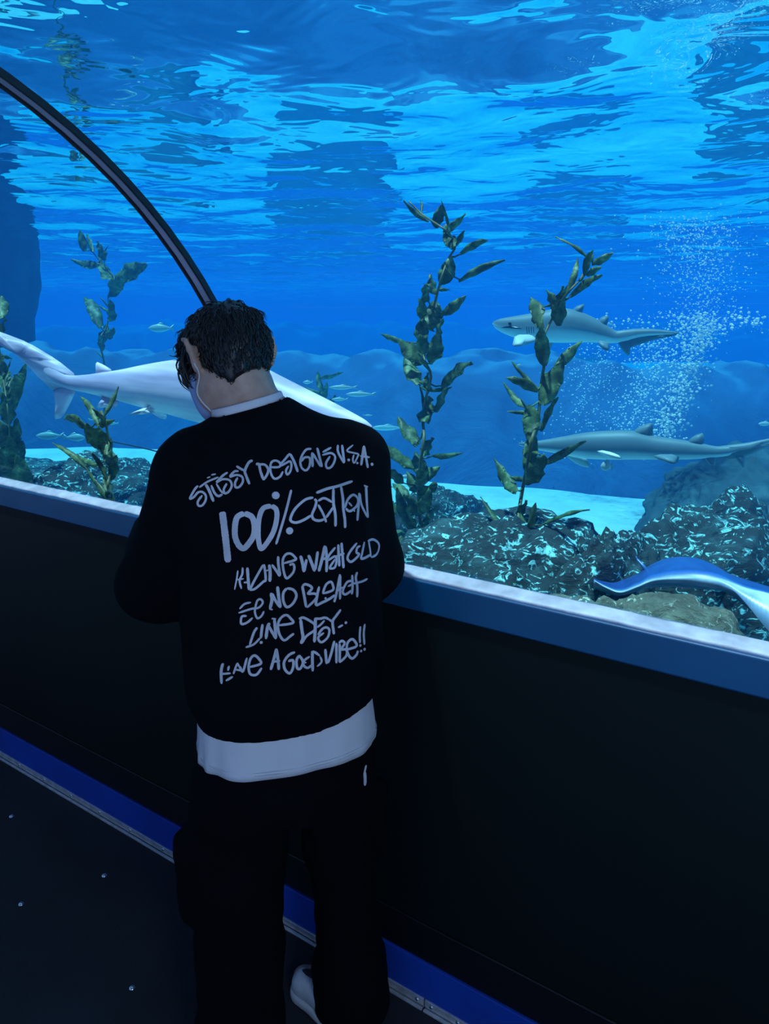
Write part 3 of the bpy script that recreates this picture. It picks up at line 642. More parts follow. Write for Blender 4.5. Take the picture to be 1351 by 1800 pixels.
for a in [(283,577,46,3.5,-1,'pale blurred fish left of the dark hair',.30),
 (88,766,50,3.0,-1,'pale fish nearest the left edge above the reef rock',.26), (131,769,38,3.1,1,'pale fish just right of another over the left reef rock',.34),
 (172,738,34,3.3,1,'slim pale fish under the belly of the white shark',.16), (197,744,24,3.4,-1,'slim pale fish beside the short olive kelp',.2),
 (541,672,18,3.4,-1,'tiny bright fish left of the small distant kelp',.34), (603,681,50,3.2,-1,'slim silver fish, upper of two above the snout of the white shark',.15),
 (634,693,54,3.2,-1,'slim silver fish, lower of two above the snout of the white shark',.16), (597,702,30,3.3,-1,'faint fish beside the small distant kelp',.2),
 (646,730,17,3.4,1,'tiny white fish just above the tip of the white snout',.16), (682,752,60,3.9,-1,'long blurred fish right of the white snout',.16),
 (696,856,20,2.6,1,'bright little fish beside the black sleeve',.30), (712,838,26,2.7,1,'little fish in the foliage right of the black sleeve',.26),
 (1345,745,26,3.4,-1,'pale fish cut off by the right edge',.3), (1066,819,22,2.75,-1,'round pale fish under the low grey shark',.8),
 (990,524,13,3.6,-1,'tiny bright fish above the tail of the upper shark',.24), (913,642,12,3.4,-1,'tiny pale fish under the upper shark',.3),
 (780,958,40,2.1,-1,'slim pale fish over the rocks right of the black sleeve',.16)]:
    fish(*a[:6], deep=a[6])

# rope stretched across at the left
mb = MB(); mb.tube(spline([at_y(196, 776, 2.5), at_y(245, 786, 2.5), at_y(292, 798, 2.5), at_y(340, 812, 2.5)], 20), .004, 6)
tag(mb.build('rope', plain('dark_rope', (.01, .015, .03)), origin=at_y(340, 812, 2.5), smooth=True), 'thin dark rope stretched across the water left of the shoulder', 'rope')

# ================================================================== bubbles
def bubble_mat():
    m, nt, bs, out = new_mat('air_bubble'); bs.inputs['Base Color'].default_value = (.93, .97, 1, 1); bs.inputs['Roughness'].default_value = .08
    tr = N(nt, 'ShaderNodeBsdfTransparent'); mx = N(nt, 'ShaderNodeMixShader'); mx.inputs[0].default_value = .35
    nt.links.new(bs.outputs[0], mx.inputs[1]); nt.links.new(tr.outputs[0], mx.inputs[2]); nt.links.new(mx.outputs[0], out.inputs['Surface']); return m
M_bub = bubble_mat()
def bubbles(label, path, Yd, n, spread, size, seed, depth=.09):
    r = np.random.default_rng(seed); P = spline(path, 80); v0, f0 = ico(1); v1 = np.array([(1,0,0),(-1,0,0),(0,1,0),(0,-1,0),(0,0,1),(0,0,-1)], float)
    f1 = [(0,2,4),(2,1,4),(1,3,4),(3,0,4),(2,0,5),(1,2,5),(3,1,5),(0,3,5)]
    mb = MB()
    for i in range(n):
        u = r.uniform()**.85; k = min(79, int(u*79)); x, y, w = P[k]
        c = at_y(x+r.normal()*w*spread, y+r.normal()*9, Yd+r.normal()*depth)
        if c[2] > SURF_Z-.03: continue
        big = r.uniform() < .35
        s = size*(r.uniform(.6, 1.25) if big else r.uniform(.18, .4))
        sc = np.array([1, 1, r.uniform(.6, .9)])
        mb.add(c+(v0 if big else v1)*s*sc, f0 if big else f1)
    tag(mb.build('bubble_plume', M_bub, origin=at_y(path[0][0], path[0][1], Yd), smooth=True), label, 'bubbles', kind='stuff')
bubbles('dense bright plume of air bubbles right of the upper shark tail', [(1163,790,22),(1172,745,22),(1190,700,24),(1210,650,26),(1228,600,30),(1238,560,30)], 3.75, 2300, .72, .0068, 1)
bubbles('thinner plume of air bubbles between the two grey sharks', [(1095,800,24),(1110,740,26),(1128,690,26),(1145,640,26),(1160,590,30)], 4.05, 1400, .8, .0058, 2)
bubbles('faint scatter of fine bubbles right of the tall kelp', [(1010,800,50),(1030,740,50),(1040,690,45),(1050,640,40),(1075,590,60)], 4.3, 1500, .8, .0048, 3)
bubbles('line of bubbles drifting level beside the shark tail', [(1010,575,12),(1100,568,12),(1200,562,14),(1290,562,12),(1350,568,10)], 3.5, 380, .8, .0062, 4)
bubbles('rising mist of fine bubbles reaching the water surface', [(1235,570,40),(1232,500,45),(1228,440,50),(1225,380,55)], 3.78, 2600, .9, .0040, 5)
# ================================================================== the person
class SDF:
    """signed-distance grid in viewer space (right, forward, up); shapes blend into one skin"""
    def __init__(s, lo, hi, h):
        s.h = h; s.lo = np.array(lo, float); n = np.ceil((np.array(hi)-s.lo)/h).astype(int)+1; s.n = n
        s.ax = [s.lo[i]+h*np.arange(n[i]) for i in range(3)]; s.V = np.full(n, .5, np.float32)
    def sub(s, lo, hi):
        sl = []
        for i in range(3):
            a = max(0, int((lo[i]-s.lo[i])/s.h)); b = min(s.n[i], int((hi[i]-s.lo[i])/s.h)+2); sl.append(slice(a, max(a, b)))
        g = np.meshgrid(s.ax[0][sl[0]], s.ax[1][sl[1]], s.ax[2][sl[2]], indexing='ij'); return tuple(sl), np.stack(g, -1)
    def put(s, sl, d, k):
        a = s.V[sl]
        if k > 0:
            hh = np.clip(.5+.5*(a-d)/k, 0, 1); s.V[sl] = a*(1-hh)+d*hh-k*hh*(1-hh)
        else: s.V[sl] = np.minimum(a, d)
    def cone(s, a, b, ra, rb, k=.02, sq=(1, 1)):
        a, b = np.array(a, float), np.array(b, float); m = max(ra, rb)+.09
        sl, P = s.sub(np.minimum(a, b)-m, np.maximum(a, b)+m)
        if P.size == 0: return
        ab = b-a; t = np.clip(((P-a)@ab)/(ab@ab), 0, 1); d = np.linalg.norm(P-a-t[..., None]*ab, axis=-1)-(ra+(rb-ra)*t); s.put(sl, d, k)
    def chain(s, pts, rad, k=.02):
        for i in range(len(pts)-1): s.cone(pts[i], pts[i+1], rad[i], rad[i+1], k)
    def ell(s, c, axes, radii, k=.02):
        c = np.array(c, float); m = max(radii)+.08; sl, P = s.sub(c-m, c+m); A = np.array(axes); q = (P-c)@A.T
        r = np.array(radii); k0 = np.linalg.norm(q/r, axis=-1); k1 = np.linalg.norm(q/(r*r), axis=-1)+1e-9
        s.put(sl, k0*(k0-1)/k1, k)
    def stack(s, rows, u, v, p=2.4, k=.02):
        """rows of (z, cr, cf, half width, half depth): a lofted trunk"""
        rows = np.array(rows); z0, z1 = rows[0, 0], rows[-1, 0]
        sl, P = s.sub((rows[:, 1].min()-.35, rows[:, 2].min()-.35, z0-.1), (rows[:, 1].max()+.35, rows[:, 2].max()+.35, z1+.1))
        z = P[..., 2]; I = [np.interp(z, rows[:, 0], rows[:, j]) for j in range(1, 5)]
        x = (P[..., 0]-I[0])*u[0]+(P[..., 1]-I[1])*u[1]; y = (P[..., 0]-I[0])*v[0]+(P[..., 1]-I[1])*v[1]
        q = (np.abs(x/I[2])**p+np.abs(y/I[3])**p)**(1/p); d = (q-1)*np.minimum(I[2], I[3])
        s.put(sl, np.maximum(d, np.maximum(z0-z, z-z1)), k)
    def cut(s, fn):
        """keep where fn(P) < 0"""
        g = np.stack(np.meshgrid(*s.ax, indexing='ij'), -1); s.V = np.maximum(s.V, fn(g))
    def mesh(s, iters=2):
        V = s.V; n = np.array(V.shape); S = V < 0
        pos = np.zeros((*(n-1), 3)); cnt = np.zeros(n-1)
        off = [(0,0,0),(1,0,0),(0,1,0),(1,1,0),(0,0,1),(1,0,1),(0,1,1),(1,1,1)]
        cor = [V[o[0]:n[0]-1+o[0], o[1]:n[1]-1+o[1], o[2]:n[2]-1+o[2]] for o in off]
        for a in range(8):
            for b in range(a+1, 8):
                df = np.array(off[b])-np.array(off[a])
                if np.abs(df).sum() != 1: continue
                m = (cor[a] < 0) != (cor[b] < 0); t = np.where(m, cor[a]/(cor[a]-cor[b]+1e-12), 0)
                for i in range(3): pos[..., i] += np.where(m, off[a][i]+t*df[i], 0)
                cnt += m
        act = cnt > 0; idx = -np.ones(n-1, int); ids = np.argwhere(act); idx[act] = np.arange(len(ids))
        vs = s.lo+s.h*(ids+pos[act]/cnt[act][:, None]); F = []
        for ax in range(3):
            o1, o2 = [(1, 2), (2, 0), (0, 1)][ax]
            a = S[:-1] if ax == 0 else (S[:, :-1] if ax == 1 else S[:, :, :-1]); b = S[1:] if ax == 0 else (S[:, 1:] if ax == 1 else S[:, :, 1:])
            for e in np.argwhere(a != b):
                if e[o1] < 1 or e[o2] < 1 or e[o1] >= n[o1]-1 or e[o2] >= n[o2]-1: continue
                c = [e.copy() for _ in range(4)]; c[1][o1] -= 1; c[2][o1] -= 1; c[2][o2] -= 1; c[3][o2] -= 1
                q = [idx[tuple(w)] for w in c]
                if min(q) < 0: continue
                F.append(q if not a[tuple(e)] else q[::-1])
        F = np.array(F)
        if np.einsum('ij,ij->', vs[F[:, 0]], np.cross(vs[F[:, 1]], vs[F[:, 2]]))+np.einsum('ij,ij->', vs[F[:, 0]], np.cross(vs[F[:, 2]], vs[F[:, 3]])) < 0: F = F[:, ::-1]
        for _ in range(iters):
            acc = np.zeros_like(vs); w = np.zeros(len(vs))
            for i in range(4):
                j = F[:, (i+1) % 4]; np.add.at(acc, F[:, i], vs[j]); np.add.at(w, F[:, i], 1); np.add.at(acc, j, vs[F[:, i]]); np.add.at(w, j, 1)
            vs = vs*.45+.55*acc/np.maximum(w, 1)[:, None]
        return vs, F
def vnormals(v, F):
    nn = np.cross(v[F[:, 1]]-v[F[:, 0]], v[F[:, 2]]-v[F[:, 0]]); out = np.zeros_like(v)
    for i in range(4): np.add.at(out, F[:, i], nn)
    return out/(np.linalg.norm(out, axis=1)[:, None]+1e-12)
def folds(v, F, amp, s, seed, stretch=(1, 1, 1), maskf=None):
    n = vnormals(v, F); d = np.array([mnoise.fractal(Vector((p[0]*s*stretch[0]+seed, p[1]*s*stretch[1], p[2]*s*stretch[2])), 1, 2, 3) for p in v])
    if maskf is not None: d = d*maskf(v)
    return v+n*(d*amp)[:, None]

TU, TV = np.array([.927, .375]), np.array([-.375, .927])          # across and ahead of the trunk
def RC(p): return tuple(p)
# head axes
HY, HP = math.radians(39.7), math.radians(30)
hF = np.array([-math.sin(HY)*math.cos(HP), math.cos(HY)*math.cos(HP), -math.sin(HP)])
hR = np.array([math.cos(HY), math.sin(HY), 0]); hU = np.cross(hR, hF)
HC = np.array([-.300, 1.440, 1.560])
def hp(r, f, u): return HC+hR*r+hF*f+hU*u
HAX = [hR, hF, hU]
LSH, LEL, LWR = (-.345, 1.322, 1.348), (-.452, 1.385, 1.105), (-.514, 1.592, 1.170)
RSH, REL, RWR = (-.064, 1.432, 1.348), (-.032, 1.468, 1.120), (-.215, 1.585, 1.165)
PB = np.array([-.195, 1.33, 0.0])                                  # on the floor between the feet
PBW = L2W(PB)

def hand(S, wrist, fingers_dir, palm_n, side, curl, hand_len=.18):
    """palm, four unequal bent fingers and a thumb from the side of the palm"""
    w = np.array(wrist); d = np.array(fingers_dir, float); d /= np.linalg.norm(d); n = np.array(palm_n, float); n -= d*(n@d); n /= np.linalg.norm(n)
    x = np.cross(d, n)*side                                         # towards the thumb
    pl = .088
    for o in (-.030, -.010, .010, .030): S.cone(w+d*.012+x*o*.55, w+d*pl+x*o*1.05, .015, .012, .012)
    S.cone(w-d*.02, w+d*.03, .025, .022, .02)
    lens = {.030: .070, .010: .078, -.010: .073, -.030: .057}
    for o, L in lens.items():
        p = w+d*pl+x*o*1.05; a = .35*curl; seg = [L*.45, L*.31, L*.24]; r = [.0098, .0090, .0083, .0074]; pts = [p]
        dd = d+x*o*2.5; dd /= np.linalg.norm(dd)
        for i, sg in enumerate(seg):
            a2 = a+curl*.55*i; q = dd*math.cos(a2)+n*math.sin(a2); pts.append(pts[-1]+q*sg)
        for i in range(3): S.cone(pts[i], pts[i+1], r[i], r[i+1], .004)
    b = w+d*.028+x*.028; t1 = b+(x*.7+d*.6+n*.35)*.042; t2 = t1+(x*.25+d*.85+n*.45)*.034; t3 = t2+(d*.85+n*.5-x*.1)*.026
    S.chain([b, t1, t2, t3], [.016, .0125, .0105, .0085], .006)

# ---- body: one continuous skin
S = SDF((-.66, 1.05, -.005), (.16, 1.86, 1.68), .006)
S.stack([(.72, -.195, 1.345, .14, .10), (.9, -.198, 1.348, .145, .105), (1.1, -.204, 1.355, .145, .10), (1.3, -.212, 1.37, .155, .10), (1.40, -.22, 1.385, .11, .07)], TU, TV, 2.2, .03)
S.cone((-.225, 1.395, 1.41), LSH, .06, .052, .05); S.cone((-.225, 1.395, 1.41), RSH, .06, .052, .05)
for a, e, w in ((LSH, LEL, LWR), (RSH, REL, RWR)): S.cone(a, e, .050, .040, .02); S.cone(e, w, .040, .027, .015)
S.cone((-.238, 1.398, 1.40), hp(-.006, -.026, -.060), .057, .052, .03); S.cone((-.232, 1.43, 1.42), hp(0, .02, -.085), .05, .045, .03)
S.ell(hp(0, -.006, .000), HAX, (.067, .086, .074), .02)            # cranium
S.ell(hp(0, .048, -.035), HAX, (.057, .050, .072), .03)            # face
S.ell(hp(0, .045, -.085), HAX, (.050, .046, .040), .025)           # jaw
S.ell(hp(0, .082, -.108), HAX, (.022, .016, .015), .015)           # chin
for s_ in (-1, 1):
    S.ell(hp(s_*.052, .012, -.070), HAX, (.016, .040, .028), .025)  # angle of the jaw
    S.ell(hp(s_*.030, .088, .006), HAX, (.022, .012, .009), .012)   # brow
    S.ell(hp(s_*.040, .082, -.030), HAX, (.020, .016, .014), .014)  # cheek bone
S.cone(hp(0, .096, .0), hp(0, .116, -.036), .008, .012, .010); S.ell(hp(0, .100, -.042), HAX, (.017, .012, .008), .008)   # nose
S.ell(hp(0, .092, -.066), HAX, (.024, .010, .005), .005); S.ell(hp(0, .090, -.076), HAX, (.021, .010, .006), .005)        # lips
for s_ in (-1, 1):                                                  # ears: rim, bowl, lobe
    pts = [hp(s_*.066, .012, -.016), hp(s_*.074, .008, .010), hp(s_*.085, -.010, .020), hp(s_*.091, -.026, .008), hp(s_*.088, -.026, -.016), hp(s_*.079, -.012, -.036), hp(s_*.069, .004, -.044)]
    S.chain(pts, [.005, .0055, .0058, .0058, .0058, .007, .0062], .004); S.chain([hp(s_*.068, -.004, -.004), hp(s_*.077, -.016, -.006), hp(s_*.074, -.010, -.028)], [.009, .0075, .008], .010)
for hip, knee, ank, toe in (((-.275, 1.31, .76), (-.305, 1.305, .44), (-.31, 1.275, .09), (-.395, 1.40, .035)), ((-.12, 1.375, .76), (-.088, 1.405, .43), (-.072, 1.405, .09), (-.20, 1.485, .035))):
    S.cone(hip, knee, .082, .056, .03); S.cone(knee, ank, .054, .036, .02); S.cone(ank, toe, .036, .028, .02); S.cone(ank, (ank[0]+.02, ank[1]-.03, .035), .034, .032, .02)
hand(S, LWR, (-.06, .42, .90), (.80, .45, -.15), 1, .55)
hand(S, RWR, (-.85, .30, .12), (-.2, .2, -1), 1, .45)
bv, bf = S.mesh(2)
M_skin, nt, bs, out_ = new_mat('skin'); bs.inputs['Base Color'].default_value = (.56, .36, .27, 1); bs.inputs['Roughness'].default_value = .5
bs.inputs['Subsurface Weight'].default_value = .12; bs.inputs['Subsurface Radius'].default_value = (.01, .004, .002)
n1 = N(nt, 'ShaderNodeTexNoise'); n1.inputs['Scale'].default_value = 55; tc = N(nt, 'ShaderNodeTexCoord'); nt.links.new(tc.outputs['Object'], n1.inputs['Vector'])
rr = ramp(nt, [(.3, (.50, .31, .23)), (.7, (.62, .41, .31))]); nt.links.new(n1.outputs['Fac'], rr.inputs['Fac']); nt.links.new(rr.outputs['Color'], bs.inputs['Base Color'])
person = mk('person', L2W(bv), bf, M_skin, origin=PBW)
tag(person, 'person seen from behind in a black printed sweatshirt, head bowed, wearing a face mask', 'person')
body_bvh = BVHTree.FromPolygons([tuple(p) for p in L2W(bv)], [tuple(int(i) for i in q) for q in bf])

M_eyeball, M_brow = plain('eyeball', (.80, .80, .78), rough=.15), plain('dark_brow_hair', (.010, .009, .009), rough=.6)
for s_ in (-1, 1):
    v, f = ico(3); c = hp(s_*.028, .080, -.010); e = mk('eye', L2W(c+v*.0115), f, M_eyeball, person)
    v, f = ico(2); mk('iris', L2W(c+hF*.0088-hU*.003+v*np.array([.0048, .0048, .0048])), f, M_eye, e)
    mb = MB(); mb.tube(L2W(spline([hp(s_*.012, .098, .012), hp(s_*.028, .099, .018), hp(s_*.046, .086, .012)], 10)), np.linspace(.0035, .0015, 10), 6); mb.build('eyebrow', M_brow, person, smooth=True)

# ---- fabrics
def cloth(name, col, rough=.9, weave=420, bump=.25, sheen=.2, var=.15):
    m, nt, b, o_ = new_mat(name); b.inputs['Roughness'].default_value = rough; b.inputs['Sheen Weight'].default_value = sheen; b.inputs['Specular IOR Level'].default_value = .08
    tc = N(nt, 'ShaderNodeTexCoord'); n = N(nt, 'ShaderNodeTexNoise'); n.inputs['Scale'].default_value = 12; n.inputs['Detail'].default_value = 5; nt.links.new(tc.outputs['Object'], n.inputs['Vector'])
    r = ramp(nt, [(.3, tuple(c*(1-var) for c in col)), (.7, tuple(c*(1+var) for c in col))]); nt.links.new(n.outputs['Fac'], r.inputs['Fac']); nt.links.new(r.outputs['Color'], b.inputs['Base Color'])
    w = N(nt, 'ShaderNodeTexVoronoi'); w.inputs['Scale'].default_value = weave; nt.links.new(tc.outputs['Object'], w.inputs['Vector'])
    bp = N(nt, 'ShaderNodeBump'); bp.inputs['Strength'].default_value = bump; bp.inputs['Distance'].default_value = .001; nt.links.new(w.outputs['Distance'], bp.inputs['Height']); nt.links.new(bp.outputs[0], b.inputs['Normal']); return m
M_black_knit = cloth('black_cotton_fleece', (.0032, .0040, .0060), sheen=.0)
M_rib_knit = cloth('black_ribbed_knit', (.0028, .0034, .005), weave=260, sheen=.0)
M_white_tee = cloth('white_cotton', (.80, .82, .86), var=.04)
M_trouser = cloth('black_twill', (.0034, .0038, .0056), weave=600, sheen=.0)
M_print = cloth('white_print', (.66, .68, .74), rough=.7, bump=.5, sheen=0, var=.22)

# ---- sweatshirt
S = SDF((-.60, 1.10, .84), (.13, 1.72, 1.50), .006)
S.stack([(.845, -.196, 1.347, .176, .122), (.875, -.196, 1.347, .182, .128), (.905, -.197, 1.348, .194, .140), (1.0, -.200, 1.352, .197, .146), (1.15, -.205, 1.358, .190, .146), (1.28, -.212, 1.368, .186, .140), (1.36, -.218, 1.378, .165, .115), (1.40, -.222, 1.385, .12, .085)], TU, TV, 2.4, .02)
S.cone((-.235, 1.392, 1.405), LSH, .076, .066, .05); S.cone((-.235, 1.392, 1.405), RSH, .076, .066, .05)
S.cone(LSH, LEL, .070, .072, .035); S.cone(LEL, tuple(np.array(LEL)*.08+np.array(LWR)*.92), .073, .046, .03)
S.cone(RSH, REL, .070, .066, .035); S.cone(REL, tuple(np.array(REL)*.08+np.array(RWR)*.92), .070, .046, .03)
NB, NT = np.array([-.236, 1.395, 1.38]), hp(-.004, -.02, -.07)
def neckhole(P):
    ab = NT-NB; t = ((P-NB)@ab)/(ab@ab); d = np.linalg.norm(P-NB-t[..., None]*ab, axis=-1); return .0735-d
S.cut(lambda P: np.where(P[..., 2] > 1.40, neckhole(P), -1))
S.cut(lambda P: (.862+.052*np.clip(((P[..., 0]+.2)*TU[0]+(P[..., 1]-1.35)*TU[1])/.19, 0, 1)**2*np.clip((.95-P[..., 2])/.05, 0, 1))-P[..., 2])
for e, w in ((LEL, LWR), (REL, RWR)):
    e, w = np.array(e), np.array(w); ab = (w-e)/np.linalg.norm(w-e)
    S.cut(lambda P, e=e, w=w, ab=ab: np.where(np.linalg.norm(P-w, axis=-1) < .09, (P-w)@ab+.004, -1))
sv, sf = S.mesh(2)
sv = folds(sv, sf, .009, 5.5, 3.1, (1, 1, .7), lambda v: np.clip((v[:, 2]-.9)/.05, 0, 1)*(.35+.65*np.clip((1.22-v[:, 2])/.2, 0, 1)+.0))
sweat = mk('sweatshirt', L2W(sv), sf, M_black_knit, person)
sw_bvh = BVHTree.FromPolygons([tuple(p) for p in L2W(sv)], [tuple(int(i) for i in q) for q in sf])
def ring_band(name, centre, ru, rv, ax_u, ax_v, ax_n, h, th, mat, parent, n=72, wob=0.0, seed=0):
    """a closed band of cloth round an axis"""
    V, Fx = [], []; m = 8
    for i in range(n):
        t = 2*math.pi*i/n; o = ax_u*math.cos(t)*ru+ax_v*math.sin(t)*rv; rad = o/np.linalg.norm(o)
        wb = wob*mnoise.noise(Vector((math.cos(t)*2+seed, math.sin(t)*2, 0)))
        for k in range(m):
            a = 2*math.pi*k/m; V.append(np.array(centre)+o+rad*(th*math.cos(a)+wb)+ax_n*(h*.5*np.sign(math.sin(a))*abs(math.sin(a))**.5))
    for i in range(n):
        for k in range(m): Fx.append((i*m+k, i*m+(k+1) % m, ((i+1) % n)*m+(k+1) % m, ((i+1) % n)*m+k))
    return mk(name, L2W(np.array(V)), Fx, mat, parent, fix=True)
nk = (NT-NB)/np.linalg.norm(NT-NB); na_ = np.cross(nk, [0, 1, 0]); na_ /= np.linalg.norm(na_); nb_ = np.cross(nk, na_)
ring_band('neck_ribbing', NB+nk*.064, .0735, .0735, na_, nb_, nk, .030, .0068, M_rib_knit, sweat)
hem_c = np.array([-.196, 1.347, .868]); U3, V3, Z3 = np.array([*TU, 0]), np.array([*TV, 0]), np.array([0, 0, 1.0])

# ---- white tee: collar and hanging hem
def tee():
    V, Fx = [], []; n = 120; zs = np.linspace(.93, .786, 14)
    for ly in (0, 1):
        for j, z in enumerate(zs):
            s = j/13
            for i in range(n):
                t = 2*math.pi*i/n; c, s_ = math.cos(t), math.sin(t); a, b_ = .170+.011*s, .118+.010*s
                q = (abs(c)**2.4+abs(s_)**2.4)**(-1/2.4); w = .0065*s*mnoise.noise(Vector((c*2.2, s_*2.2, z*5)))+.004*s*mnoise.noise(Vector((c*5, s_*5, z*14+3)))
                k = 1+w/.14-(.0022/.14 if ly else 0)
                hemz = z+s*(.006*mnoise.noise(Vector((c*1.5, s_*1.5, 7))))
                p = np.array([-.196, 1.346, hemz])+U3*a*q*c*k+V3*b_*q*s_*k; V.append(p)
    N_ = 14*n
    for j in range(13):
        for i in range(n):
            i2 = (i+1) % n; Fx += [(j*n+i, j*n+i2, (j+1)*n+i2, (j+1)*n+i), (N_+j*n+i2, N_+j*n+i, N_+(j+1)*n+i, N_+(j+1)*n+i2)]
    for i in range(n): i2 = (i+1) % n; Fx += [(13*n+i, 13*n+i2, N_+13*n+i2, N_+13*n+i), (i2, i, N_+i, N_+i2)]
    o = mk('shirt', L2W(np.array(V)), Fx, M_white_tee, person, fix=True); o['label'] = 'white cotton shirt showing at neck and hem'
    ring_band('collar', NB+nk*.083, .0660, .0660, na_, nb_, nk, .022, .0032, M_white_tee, o)
    for dz in (.0, .006):                                          # twin hem stitching
        st = np.array([np.array([-.196, 1.346, .797+dz])+U3*(.1815*math.cos(t)*(abs(math.cos(t))**2.4+abs(math.sin(t))**2.4)**(-1/2.4))+V3*(.1285*math.sin(t)*(abs(math.cos(t))**2.4+abs(math.sin(t))**2.4)**(-1/2.4)) for t in np.linspace(0, 2*math.pi, 121)])
        mb = MB(); mb.tube(L2W(st), .0006, 5, caps=False); mb.build('hem_stitch', M_white_tee, o, smooth=True)
    return o
tee()

# ---- trousers
S = SDF((-.48, 1.10, .0), (.10, 1.62, .96), .007)
S.stack([(.66, -.195, 1.343, .165, .118), (.72, -.195, 1.343, .168, .122), (.80, -.195, 1.345, .165, .112), (.94, -.197, 1.348, .152, .10)], TU, TV, 2.3, .02)
S.chain([(-.285, 1.312, .72), (-.305, 1.305, .52), (-.312, 1.295, .32), (-.314, 1.285, .12), (-.316, 1.285, .03)], [.103, .101, .092, .092, .097], .02)
S.chain([(-.112, 1.378, .72), (-.098, 1.395, .50), (-.086, 1.412, .31), (-.080, 1.420, .14), (-.078, 1.425, .035)], [.092, .078, .068, .080, .092], .02)
S.cone((-.405, 1.275, .60), (-.405, 1.275, .42), .018, .020, .03)                                   # cargo pockets
S.cone((-.008, 1.425, .62), (-.004, 1.43, .45), .016, .016, .03)
S.cut(lambda P: .020+.004*np.sin(P[..., 0]*40)-P[..., 2])
tv, tf = S.mesh(2)
tv = folds(tv, tf, .011, 7.5, 8.2, (1, 1, .8), lambda v: np.clip((.74-v[:, 2])/.1, .1, 1))
trous = mk('trousers', L2W(tv), tf, M_trouser, person)
tr_bvh = BVHTree.FromPolygons([tuple(p) for p in L2W(tv)], [tuple(int(i) for i in q) for q in tf])

# ---- lettering: strokes laid on the cloth
def on_cloth(bvh, px, py):
    h = bvh.ray_cast(Vector(EYE), Vector(ray(px, py)), 5.0)
    return None if h[0] is None else (np.array(h[0]), np.array(h[1]))
def strokes(name, bvh, lst, mat, parent, lift=.0014):
    V, Fx = [], []
    for pts, w in lst:
        pts = np.array(pts, float)
        if len(pts) == 1:
            h = on_cloth(bvh, *pts[0])
            if h is None: continue
            c, nr = h; a = np.cross(nr, [0, 0, 1.0]); a /= np.linalg.norm(a); b_ = np.cross(nr, a); r = w*.5/px_at(c); k0 = len(V); m = 14
            for z_, sc in ((-.003, 1), (lift, 1), (lift*1.2, .6)):
                for k in range(m): t = 2*math.pi*k/m; V.append(c+nr*z_+(a*math.cos(t)+b_*math.sin(t))*r*sc)
            for q in range(2):
                for k in range(m): Fx.append((k0+q*m+k, k0+q*m+(k+1) % m, k0+(q+1)*m+(k+1) % m, k0+(q+1)*m+k))
            Fx.append(tuple(range(k0+2*m, k0+3*m))); continue
        L = np.linalg.norm(np.diff(pts, axis=0), axis=1).sum(); n = max(4, int(L/1.6)); q = spline(pts, n)
        hs = [on_cloth(bvh, *p) for p in q]; run = []
        runs = []
        for h in hs:
            if h is None:
                if len(run) > 2: runs.append(run)
                run = []
            else: run.append(h)
        if len(run) > 2: runs.append(run)
        for run in runs:
            P = np.array([h[0] for h in run]); NN = np.array([h[1] for h in run])
            for _ in range(3): NN[1:-1] = (NN[:-2]+NN[1:-1]*2+NN[2:])/4
            NN /= np.linalg.norm(NN, axis=1)[:, None]; T = np.gradient(P, axis=0); T /= np.linalg.norm(T, axis=1)[:, None]+1e-12; Sd = np.cross(NN, T)
            hw = w*.5/px_at(P[0]); m = len(P); k0 = len(V)
            for i in range(m):
                e = min(1, .55+i*.25, .55+(m-1-i)*.25); x = hw*e*(1+.10*mnoise.noise(Vector((i*.9, k0*.1, 0))))
                V += [P[i]-Sd[i]*x-NN[i]*.003, P[i]-Sd[i]*x+NN[i]*lift, P[i]+NN[i]*lift*1.25, P[i]+Sd[i]*x+NN[i]*lift, P[i]+Sd[i]*x-NN[i]*.003]
            for i in range(m-1):
                for k in range(4): Fx.append((k0+i*5+k, k0+i*5+k+1, k0+(i+1)*5+k+1, k0+(i+1)*5+k))
            Fx += [tuple(k0+k for k in range(5)), tuple(k0+(m-1)*5+k for k in range(5))[::-1]]
    return mk(name, V, Fx, mat, parent, fix=True, smooth=False)
FR = {1: (320, 770, 6.755), 2: (480, 770, 6.755), 3: (370, 840, 8.444), 4: (500, 830, 7.506), 5: (390, 930, 9.65), 6: (510, 930, 7.947), 7: (370, 1060, 8.444), 8: (500, 1060, 8.444)}
